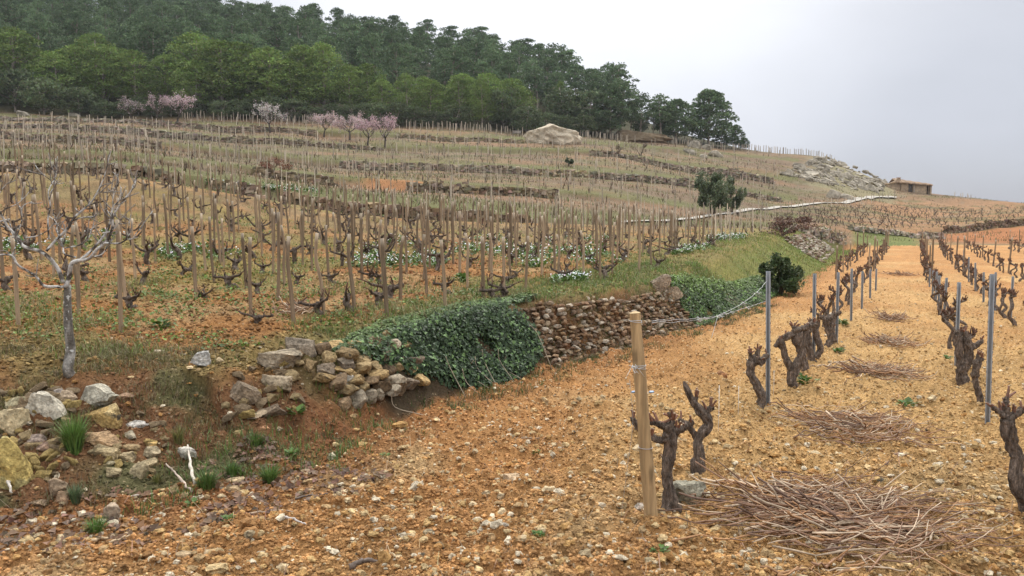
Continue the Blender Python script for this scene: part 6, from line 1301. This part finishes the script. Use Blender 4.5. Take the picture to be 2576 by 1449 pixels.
def row(pa, y0, y1, step, label, group, seed, gap=.06):
    r = np.random.default_rng(seed); p0 = gz(*pa)[:2]; k = 0
    y = y0
    while y < y1:
        q = p0 + RD * (y - p0[1]) / RD[1]; q = q + np.array([RD[1], -RD[0]]) * r.normal(0, .07)
        u, v = pxof(q[0], q[1], 0)
        if -60 < u < 2660 and r.random() > gap:
            z = hz(q[0], q[1]) + .01; place(TV[r.integers(7)], usedt, (q[0], q[1], z), -math.atan2(RD[0], RD[1]) + r.normal(0, .25) + (math.pi if r.random() < .5 else 0), r.uniform(.80, 1.02), label(q[1]), 'vine', group); k += 1
        y += step * r.uniform(.85, 1.15)
    return k
dist = lambda y, a: f'pruned vine in the {"nearer" if y < 17 else ("middle" if y < 30 else "far")} stretch of the {a}'
nt = row((1690, 1283), 13.6, 56, 1.15, lambda y: dist(y, 'left trellis row'), GL, 1)
nt += row((2430, 968), 10.4, 58, 1.15, lambda y: dist(y, 'right trellis row'), GR, 2)
nt += row((2107, 693), 30.0, 52, 1.15, lambda y: dist(y, 'short row close to the grassy bank'), 'old vines of the short row by the bank', 3)
nt += row((2483, 752), 9, 58, 1.1, lambda y: dist(y, 'second row to the right of the alley'), 'old vines of the second right row', 4)
nt += row((2500, 672), 14, 58, 1.2, lambda y: dist(y, 'third row to the right of the alley'), 'old vines of the third right row', 5)
nt += row((2548, 640), 24, 58, 1.3, lambda y: dist(y, 'fourth row to the right of the alley'), 'old vines of the fourth right row', 6)
print('trellis vines', nt)
# end and intermediate wooden posts of the far rows
def far_posts():
    me = [stake_mesh(50 + k, .032) for k in range(3)]; r = np.random.default_rng(9)
    for lab, pa, ys, hs in [('left trellis row', (1690, 1283), [30, 34, 38.5, 43, 47.5, 52, 55], 1.25), ('right trellis row', (2430, 968), [29, 33, 37, 42, 47, 52, 57], 1.25), ('short row close to the grassy bank', (2107, 693), [29.7, 33, 37, 42, 47, 51], 1.2), ('second row to the right of the alley', (2483, 752), [32, 38, 44, 50, 57], 1.2), ('third row to the right of the alley', (2500, 672), [22, 27, 33, 39, 45, 51, 57], 1.2), ('fourth row to the right of the alley', (2548, 640), [28, 34, 40, 46, 52, 57], 1.2)]:
        p0 = gz(*pa)[:2]
        for y in ys:
            q = p0 + RD * (y - p0[1]) / RD[1]; u, v = pxof(q[0], q[1], 0)
            if u > 2620: continue
            o = link('trellis_stake', me[r.integers(3)]); o.location = (q[0] + .1, q[1], hz(q[0], q[1])); o.scale = (1, 1, hs * r.uniform(.95, 1.35)); o.rotation_euler = (r.normal(0, .03), r.normal(0, .03), 0)
            tag(o, f'grey wooden stake standing far along the {lab}', 'stake', 'wooden stakes of the far trellis rows')
far_posts()
def wires():
    b = onground(1932, 1018); Y = b[1]; r = np.random.default_rng(15)
    for pts, lab in [([(1931, 706, Y), (1900, 738, Y - .25), (1850, 773, Y - .5), (1800, 795, Y - .9), (1735, 802, Y - 1.7), (1640, 808, onground(1640, 1322)[1] + .02)], 'upper slack wire from the first metal post to the top of the wooden post'), ([(1929, 757, Y), (1880, 773, Y - .3), (1800, 797, Y - .8), (1740, 806, Y - 1.6), (1640, 812, onground(1640, 1322)[1] + .02)], 'lower slack wire from the first metal post to the top of the wooden post')]:
        P = smooth_path([p3(*q) for q in pts], 40); P[1:-1] += r.normal(0, .003, (38, 3)); V, Fs = tube(P, .0022, 5); mb = MB(); mb.add(V, Fs, (.50, .50, .50))
        for _ in range(5):                                           # twisted joints
            c = P[r.integers(4, 30)]; a = np.linspace(0, 12, 22); V, Fs = tube(np.c_[c[0] + .012 * np.cos(a) + a * .003, c[1] + .012 * np.sin(a), c[2] + .010 * np.sin(a * .7) - .0012 * a], .0018, 4); mb.add(V, Fs, (.55, .55, .55))
        o = link('trellis_wire', mb.mesh('trellis_wire', True, P[0]), M['wire'], loc=P[0]); tag(o, lab, 'wire', 'slack wires of the left row')
    p = [p3(1805, 796, Y - .85), p3(1800, 815, Y - .9), p3(1790, 850, Y - 1.0), p3(1793, 838, Y - 1.0)]; V, Fs = tube(smooth_path(p, 14), .0018, 4); mb = MB(); mb.add(V, Fs, (.5, .5, .5)); o = link('trellis_wire', mb.mesh('trellis_wire', True, p[0]), M['wire'], loc=p[0]); tag(o, 'cut end of wire dangling from the slack wires', 'wire', 'slack wires of the left row')
    # white plastic canes standing by the vines
    for u, v, h, lab in [(1806, 1105, 140, 'thin white cane standing right of the S shaped vine'), (1856, 1058, 90, 'thin white cane left of the zigzag vine'), (1945, 1000, 70, 'thin white cane right of the first metal post')]:
        p = onground(u, v, lo=4); m = pxm(p[1]); V, Fs = tube([(0, 0, -.05), (.004, 0, h * m * .5), (.002, 0, h * m)], .0032, 6); mb = MB(); mb.add(V, Fs, (.62, .58, .50)); o = link('plant_cane', mb.mesh('plant_cane', True), M['twig'], loc=p); tag(o, lab, 'cane', 'thin canes in the left row')
wires()

# ------------------------------------------------------------------ heaps of pruned canes, loose sticks
def cane_heap(u, v, wpx, hpx, n, label, seed, stray=8, thick=.0042):
    r = np.random.default_rng(seed); c = onground(u, v, lo=4); m = pxm(c[1]); W_ = wpx * m / 2
    D_ = hpx / 2 * c[1] ** 2 / (F * CAMH); mb = MB(); Hh = .035 + .025 * W_
    for k in range(n + stray):
        s_ = k >= n; a = r.normal(0, .33) if not s_ else r.uniform(-1.2, 1.2); L = W_ * r.uniform(.55, 1.5) if not s_ else W_ * r.uniform(.5, 1.1)
        x0 = r.normal(0, .36) * W_ * (1 if not s_ else 1.6); y0 = r.normal(0, .42) * D_ * (1 if not s_ else 1.2); top = Hh * max(0, 1 - (x0 / W_) ** 2 - (y0 / (D_ + 1e-6)) ** 2 * .6); z0 = r.uniform(.012, .03 + top)
        d = np.array([math.cos(a), math.sin(a), 0]); bend = r.normal(0, .17) * L; nn = np.array([-d[1], d[0], 0]); lift = (r.random(2) ** 3) * .10 * (1.3 if not s_ else 1.0)
        if r.random() < .18: lift[r.integers(2)] += r.uniform(.03, .18) * min(1, W_)
        P = np.array([[x0, y0, z0] - d * L / 2 + [0, 0, lift[0]], [x0, y0, z0] - d * L * .17 + nn * bend * .6, [x0, y0, z0] + d * L * .17 + nn * bend, [x0, y0, z0] + d * L / 2 + nn * bend * .3 + [0, 0, lift[1]]]); P[:, 2] = np.maximum(P[:, 2], .012)
        Q = smooth_path(P, 11); Q[1:-1] += r.normal(0, .009, (9, 3)); th = thick * r.uniform(.6, 1.45) * (1.25 if r.random() < .15 else 1); rad = np.linspace(th, th * .45, 11) * (1 + .25 * (np.arange(11) % 2))
        V, Fs = tube(Q, rad, 6 if W_ > .4 else 4); q = r.random(); col = np.array((.30, .165, .08)) if q < .34 else (np.array((.20, .115, .07)) if q < .62 else (np.array((.42, .32, .22)) if q < .88 else np.array((.14, .085, .06))))
        mb.add(V, Fs, col * r.uniform(.75, 1.3))
        if r.random() < .4:
            i = r.integers(3, 8); e_ = Q[i] + (d * r.choice((-1, 1)) + nn * r.normal(0, .8)) * L * .14 + [0, 0, r.uniform(0, .07)]; V, Fs = tube([Q[i], (Q[i] + e_) / 2, e_], [th * .6, th * .45, th * .3], 4); mb.add(V, Fs, col)
    V = np.concatenate(mb.v); g = height(V[:, 0] + c[0], V[:, 1] + c[1]) - c[2]; V[:, 2] += g + .6 * relief(V[:, 0] + c[0], V[:, 1] + c[1]) + .012; mb.v = [V]
    o = link('cane_heap', mb.mesh('cane_heap', True), M['twig'], loc=c + np.array([0, 0, .015])); tag(o, label, 'cane heap', 'heaps of pruned vine canes in the alley')
cane_heap(2110, 1318, 570, 230, 270, 'largest heap of pruned canes lying across the alley in front', 701, 26, .0045)
cane_heap(2150, 1085, 340, 100, 115, 'second heap of reddish canes, with one long cane sticking out left', 702, 14)
cane_heap(2200, 945, 200, 44, 120, 'third heap of canes, flat and dark, beyond the second', 703, 8, .005)
cane_heap(2240, 870, 135, 24, 70, 'fourth heap of canes, small and low in the alley', 704, 5, .0055)
cane_heap(2245, 806, 90, 18, 55, 'fifth heap of canes with some ends sticking up', 705, 8, .006)
cane_heap(2268, 694, 70, 10, 40, 'farthest faint heap of canes in the alley', 706, 4, .008)
cane_heap(745, 790, 110, 24, 46, 'scatter of reddish canes lying on the terrace between the stakes', 707, 10, .0055)
def stick(pts, rad, col, label, up=.0):
    Pp = [onground(u, v, lo=3.5) + np.array([0, 0, h]) for u, v, h in pts]; Pp = [q + np.array([0, 0, max(0, float(relief(q[:1], q[1:2])[0]))]) for q in Pp]; b = Pp[0]; Q = smooth_path(np.array(Pp) - b, 14); Q[1:-1] += np.random.default_rng(int(pts[0][0])).normal(0, rad * .35, (12, 3)); V, Fs = tube(Q, np.linspace(rad, rad * .55, 14), 7, .25, int(pts[0][1])); mb = MB(); mb.add(V, Fs, np.asarray(col)[None] * (.7 + .6 * vn(V[:, 0] * 60, V[:, 2] * 60 + V[:, 1] * 30, 3))[:, None])
    o = link('stick', mb.mesh('stick', True), M['twig'], loc=b); tag(o, label, 'stick', 'dead sticks on the ground')
s7 = lambda x, y, h=.015: (*Z7(x, y), h); s8 = lambda x, y, h=.015: (*Z8(x, y), h); s9 = lambda x, y, h=.015: (*Z9(x, y), h)
BL, DK = (.50, .44, .36), (.13, .10, .08)
stick([s7(1475, 815, .02), s7(1440, 690, .05), s7(1418, 545, .08)], .014, BL, 'thick bleached stick leaning up from the grass to the white stone')
stick([s7(1450, 838, .02), s7(1340, 760, .05), s7(1255, 680, .07)], .010, (.40, .32, .25), 'brown stick lying across the foot of the bank left of the bleached one')
stick([s7(60, 795, .08), s7(75, 840, .05), s7(92, 872, .02)], .012, (.62, .56, .47), 'short white stick leaning on the yellow boulder')
stick([s7(920, 905), s7(1040, 878, .02), s7(1150, 870)], .009, BL, 'pale stick in the dead leaves below the fallen stones')
stick([s7(690, 1225), s7(790, 1195, .02), s7(885, 1160)], .012, (.44, .33, .2), 'long tan stick in the bottom left soil')
stick([s7(820, 1222), s7(900, 1195, .02), s7(985, 1175)], .009, (.42, .31, .19), 'second tan stick parallel to the long one')
stick([s7(1885, 995), s7(2060, 1000, .02), s7(2230, 1012)], .008, (.34, .25, .17), 'thin brown stick lying flat below the tan stone')
stick([s7(2140, 1088), s7(2225, 1088, .02), s7(2310, 1095)], .009, (.46, .42, .38), 'short grey stick on the tilled soil')
stick([s7(2230, 925), s7(2320, 895, .03), s7(2400, 895, .03), s7(2475, 940)], .008, DK, 'dark curved stick ending at the pale cobble')
stick([s8(60, 1425), s8(190, 1395, .03), s8(325, 1378)], .018, DK, 'thick dark broken branch at the bottom edge of the picture')
stick([s8(1295, 440), s8(1400, 452, .02), s8(1500, 458)], .008, (.2, .14, .09), 'dark stick in the middle of the tilled soil')
stick([s8(610, 555), s8(690, 562, .02), s8(760, 572)], .006, (.34, .25, .15), 'thin stick left of the bluish grey stone')
stick([s9(615, 855), s9(700, 885, .02), s9(830, 905)], .013, (.20, .17, .15), 'grey weathered branch left of the largest heap of canes')
stick([s9(1530, 640), s9(1610, 610, .03), s9(1690, 590)], .010, (.24, .15, .1), 'short brown stick between the first two heaps of canes')

# ------------------------------------------------------------------ far things: track, hut, boulder, outcrop, bench
def track():
    for pts, w, lab in [([(1560, 561), (1680, 557), (1722, 553), (1790, 543), (1847, 535), (1930, 526), (2017, 517), (2100, 511), (2150, 505), (2185, 497), (2225, 495), (2240, 494)], np.interp(np.linspace(0, 1, 90), [0, .3, .6, .85, 1], [.6, .8, 1.0, 1.9, 2.2])[:, None], 'narrow pale concrete track climbing across the slope to the stone hut')]:
        P = np.array([onground(u, v) for u, v in pts]); Q = smooth_path(P[:, :2], 90); d = np.gradient(Q, axis=0); d /= np.linalg.norm(d, axis=1)[:, None]; n = np.c_[-d[:, 1], d[:, 0]]
        rows = []
        for k in np.linspace(-.5, .5, 5):
            q = Q + n * w * k; rows.append(np.c_[q, height(q[:, 0], q[:, 1])])
        G = np.stack(rows, 1); zc = G[:, :, 2].max(1); zc = np.convolve(np.r_[[zc[0]] * 3, zc, [zc[-1]] * 3], np.ones(7) / 7, 'valid'); G[:, :, 2] = G[:, :, 2] * .5 + G[:, :, 2].mean(1)[:, None] * .5 + .09
        V = G.reshape(-1, 3); i, j = np.meshgrid(np.arange(89), np.arange(4), indexing='ij'); i = i.ravel(); j = j.ravel(); mb = MB(); mb.add(V, np.c_[i * 5 + j, i * 5 + j + 1, (i + 1) * 5 + j + 1, (i + 1) * 5 + j], (.36, .33, .28))
        o = link('track', mb.mesh('track', True), M['track']); tag(o, lab, 'track', kind='structure')
track()
def prism(mb, poly, y0, y1, col):
    """upright slab: polygon in x,z pushed from y0 to y1"""
    n = len(poly); a = np.array([[x, y0, z] for x, z in poly]); b = np.array([[x, y1, z] for x, z in poly]); i = np.arange(n); k = (i + 1) % n
    mb.add(np.vstack([a, b]), [i[None, :], (n + i[::-1])[None, :], np.c_[i, n + i, n + k, k][:, ::-1]], col)
def hut():
    b = onground(2288, 483); Y = b[1]; m = pxm(Y); X = lambda u: (u - 2288) * m; Zv = lambda v: (483 - v) * m
    root = link('stone_hut', None, loc=b, rz=R(-8)); tag(root, 'small ruined stone hut with a sagging tiled roof on the skyline', 'hut'); WC = (.34, .255, .17)
    dep = 5.0
    w = MB()   # main block in pieces round the two openings
    for x0, x1, za, zb in [(X(2268), X(2285), -1.2, Zv(458)), (X(2285), X(2296), Zv(463), Zv(460)), (X(2296), X(2328), -1.2, Zv(462)), (X(2328), X(2336), Zv(465.5), Zv(464)), (X(2336), X(2340), -1.2, Zv(464.5))]: prism(w, [(x0, za), (x1, za), (x1, zb), (x0, zb)], 0, .45, WC)
    prism(w, [(X(2268), -1.2), (X(2340), -1.2), (X(2340), Zv(463)), (X(2268), Zv(452))], dep - .45, dep, WC)
    for x0, x1, h in [(X(2268), X(2268) + .45, Zv(456)), (X(2340) - .45, X(2340), Zv(463.5))]: prism(w, [(x0, -1.2), (x1, -1.2), (x1, h), (x0, h)], .46, dep - .46, WC)
    link('wall', w.mesh('wall', False), M['plaster'], parent=root)
    lw = MB(); prism(lw, [(X(2238), -1.2), (X(2267.5), -1.2), (X(2267.5), Zv(452)), (X(2260), Zv(448)), (X(2254), Zv(455)), (X(2238), Zv(462))], .3, .75, (.36, .27, .18)); prism(lw, [(X(2238), -1.2), (X(2238) + .4, -1.2), (X(2238) + .4, Zv(463)), (X(2238), Zv(463))], .76, 4.2, WC); prism(lw, [(X(2238), -1.2), (X(2267), -1.2), (X(2267), Zv(458)), (X(2238), Zv(464))], 4.21, 4.6, WC); link('side_wing', lw.mesh('side_wing', False), M['plaster'], parent=root)
    rf = MB(); r = np.random.default_rng(2); x0, x1 = X(2257), X(2341)
    nx = 26
    for i in range(nx):                                            # rows of half-round tiles, sagging between the walls
        xa = x0 + (x1 - x0) * i / nx; xb = x0 + (x1 - x0) * (i + .93) / nx; f = i / nx
        zf = Zv(458) + (Zv(466) - Zv(458)) * f + .04 * math.sin(i * 1.7); zr = Zv(447.5) + (Zv(462) - Zv(447.5)) * f + .05 * math.sin(i * 1.1)
        xm = (xa + xb) / 2
        V = np.array([[xa, -.35, zf], [xm, -.35, zf + .14], [xb, -.35, zf], [xa, dep * .55, zr], [xm, dep * .55, zr + .14], [xb, dep * .55, zr], [xa, -.35, zf - .16], [xb, -.35, zf - .16], [xa, dep * .55, zr - .16], [xb, dep * .55, zr - .16], [xa, dep + .3, zf - .1], [xb, dep + .3, zf - .1]])
        rf.add(V, [np.array([(0, 1, 4, 3), (1, 2, 5, 4), (6, 0, 3, 8), (2, 7, 9, 5), (7, 6, 8, 9), (3, 5, 11, 10), (8, 10, 11, 9)]), np.array([(6, 7, 2), (6, 2, 1), (6, 1, 0)])], np.array((.34, .24, .16)) * r.uniform(.7, 1.25))
    roof = link('roof', rf.mesh('roof', False), M['tile'], parent=root)
    ch = MB(); prism(ch, [(X(2269), Zv(454)), (X(2276), Zv(454)), (X(2276), Zv(446)), (X(2269), Zv(446))], dep * .5, dep * .5 + .6, (.30, .19, .12)); prism(ch, [(X(2268), Zv(446)), (X(2277), Zv(446)), (X(2277), Zv(445)), (X(2268), Zv(445))], dep * .5 - .08, dep * .5 + .68, (.34, .2, .12)); link('chimney', ch.mesh('chimney', False), M['plaster'], parent=roof)
    lr = MB(); lr.add([[X(2237), .1, Zv(463)], [X(2267), .1, Zv(457)], [X(2267), 4.7, Zv(457)], [X(2237), 4.7, Zv(463)], [X(2237), .1, Zv(461.5)], [X(2267), .1, Zv(455.5)], [X(2267), 4.7, Zv(455.5)], [X(2237), 4.7, Zv(461.5)]], np.array([(0, 3, 2, 1), (4, 5, 6, 7), (0, 1, 5, 4), (1, 2, 6, 5), (2, 3, 7, 6), (3, 0, 4, 7)]), (.38, .27, .17)); link('roof', lr.mesh('roof', False), M['tile'], parent=root)['label'] = 'low broken roof of the side wing'
    dr = MB(); prism(dr, [(X(2285) + .05, -1.1), (X(2296) - .05, -1.1), (X(2296) - .05, Zv(463.3)), (X(2285) + .05, Zv(463.3))], .25, .33, (.10, .085, .075)); link('door', dr.mesh('door', False), M['tile'], parent=root)
    dr = MB(); prism(dr, [(X(2331.5), -1.1), (X(2333), -1.1), (X(2333), Zv(466)), (X(2331.5), Zv(466))], .1, .25, (.16, .12, .085)); link('doorpost', dr.mesh('doorpost', False), M['tile'], parent=root)
    dr = MB(); prism(dr, [(X(2296.2), -1), (X(2299), -1), (X(2300), Zv(463)), (X(2298.5), Zv(463))], -.12, -.02, (.3, .25, .2)); link('leaning_plank', dr.mesh('leaning_plank', False), M['tile'], parent=root)
hut()
def big_rock(name, label, uv, dims, col, seed, rz=0, sink=.3, sub=4, group=None, cuts=9, rough=.09, tilt=0.0):
    p = onground(*uv); V, Fc = rock(dims, seed, sub, .5, cuts, rough); V[:, 2] = np.where(V[:, 2] > 0, V[:, 2] * (1.05 - .42 * np.abs(V[:, 0] + .05 * dims[0]) / (dims[0] / 2)), V[:, 2]); V = V @ rot(0, tilt, rz).T; n = n3(V, 5 / max(dims), seed); C = np.asarray(col)[None] * (1 + .9 * n[:, None]); mb = MB(); mb.add(V, Fc, np.clip(C, .03, .8)); o = link(name, mb.mesh(name, False), M['farrock'], loc=p + np.array([0, dims[1] * .3, dims[2] * (.5 - sink)])); tag(o, label, 'rock', group)
big_rock('boulder', 'huge pale rounded boulder at the edge of the wood', (1390, 362), (9.6, 6.0, 5.6), (.50, .43, .32), 801, .1, .30, 4, None, 14, .2)
big_rock('boulder', 'low pale boulder resting on the right foot of the huge one', (1440, 362), (3.4, 2.5, 2.3), (.44, .38, .27), 802, .2, .3, 3)
EARTH = (.30, .19, .11)
big_rock('earth_mound', 'brown stony mound below the thin belt of pines right of the boulder', (1590, 356), (17, 6, 4.2), (.20, .15, .095), 803, 0, .42, 4, None, 14, .2)
def outcrop():
    r = np.random.default_rng(17); poly = [(1970, 441), (2033, 402), (2100, 398), (2160, 424), (2233, 454), (2222, 488), (2150, 478), (2050, 458)]
    def inside(u, v):
        c = False
        for (a, b), (e, d) in zip(poly, poly[1:] + poly[:1]):
            if (b > v) != (d > v) and u < (e - a) * (v - b) / (d - b) + a: c = not c
        return c
    protos = []
    for k in range(8):
        V, Fc = rock((1, .8, .62), 820 + k, 2, .62, 8, .10); n = n3(V, 3, k); mb = MB(); mb.add(V, Fc, np.clip(np.array([.31, .275, .215])[None] * (1 + n[:, None]), .05, .7)); me = mb.mesh('outcrop_rock', False); me.materials.append(M['farrock']); protos.append(me)
    n = 0
    def put(u, v, w):
        p = onground(u, v); o = link('outcrop_rock', protos[r.integers(8)], loc=p + np.array([0, 0, w * .1])); o.scale = (w * r.uniform(.9, 1.6), w, w * r.uniform(.8, 1.3)); o.rotation_euler = (r.normal(0, .15), r.uniform(.1, .45), r.normal(.2, .35)); return o
    while n < 230:
        u, v = r.uniform(1965, 2235), r.uniform(396, 490)
        if not inside(u, v): continue
        w = r.uniform(.5, 1.4) if r.random() < .85 else r.uniform(1.4, 2.2)
        top = 'upper' if v < 435 else 'lower'; tag(put(u, v, w), f'grey angular rock in the {top} part of the outcrop left of the stone hut', 'rock', 'rocks of the outcrop by the hut'); n += 1
    for u, v, w, lab in [(2100, 496, 2.6, 'pale slab rock on the slope above the track, below the outcrop'), (2130, 500, 2.0, 'cream pointed rock above the track, right of the pale slab'), (1750, 372, 2.6, 'large flat grey rock on the ridge left of the ridge stakes'), (1778, 376, 2.0, 'flat grey rock right of the large flat one on the ridge'), (1735, 385, 1.8, 'rock below the flat ridge rocks'), (1800, 392, 2.2, 'pointed grey rock on the terrace under the ridge'), (1770, 396, 1.6, 'small rock left of the pointed grey rock under the ridge'), (2085, 398, 1.3, 'dark rock capping the top of the outcrop'), (60, 290, 1.4, 'white stone on the red soil at the upper left'), (115, 280, 1.2, 'pale stone by the scrub at the upper left'), (270, 290, 1.6, 'pale boulder below the deep green bush at the wood'), (190, 292, 1.5, 'grey rock under the oak at the wood edge')]:
        tag(put(u, v, w), lab, 'rock', 'rocks of the hillside')
outcrop()
def bench():
    b = onground(1300, 342); m = pxm(b[1]); root = link('bench', None, loc=b); tag(root, 'small grey wooden bench left of the huge boulder', 'bench'); w = 1.5
    for nme, y0, y1, z0, z1 in [('seat', 0, .45, .42, .48), ('backrest', .46, .52, .55, .95)]: q = MB(); prism(q, [(-w / 2, z0), (w / 2, z0), (w / 2, z1), (-w / 2, z1)], y0, y1, (.24, .21, .18)); link(nme, q.mesh(nme, False), M['tile'], parent=root)
    for x in (-w / 2 + .05, w / 2 - .15): q = MB(); prism(q, [(x, -.2), (x + .1, -.2), (x + .1, .415), (x, .415)], .05, .4, (.22, .19, .16)); link('leg', q.mesh('leg', False), M['tile'], parent=root)
bench()

# ------------------------------------------------------------------ thin winter haze
def haze():
    mb = MB(); x0, x1, y0, y1, z0, z1 = -420, 420, -20, 460, -3, 120
    V = [[x, y, z] for z in (z0, z1) for x, y in ((x0, y0), (x1, y0), (x1, y1), (x0, y1))]
    mb.add(V, np.array([(3, 2, 1, 0), (4, 5, 6, 7), (0, 1, 5, 4), (1, 2, 6, 5), (2, 3, 7, 6), (3, 0, 4, 7)]), (1, 1, 1))
    m = bpy.data.materials.new('haze'); m.use_nodes = True; t = m.node_tree; t.nodes.clear(); out = _n(t, 'ShaderNodeOutputMaterial'); v = _n(t, 'ShaderNodeVolumePrincipled')
    v.inputs['Color'].default_value = (.86, .92, 1.0, 1); v.inputs['Density'].default_value = .00016; v.inputs['Anisotropy'].default_value = .2
    t.links.new(v.outputs[0], out.inputs['Volume'])
    o = link('haze', mb.mesh('haze', False), m); tag(o, 'thin pale haze in front of the wooded hill', 'haze', kind='stuff')
haze()
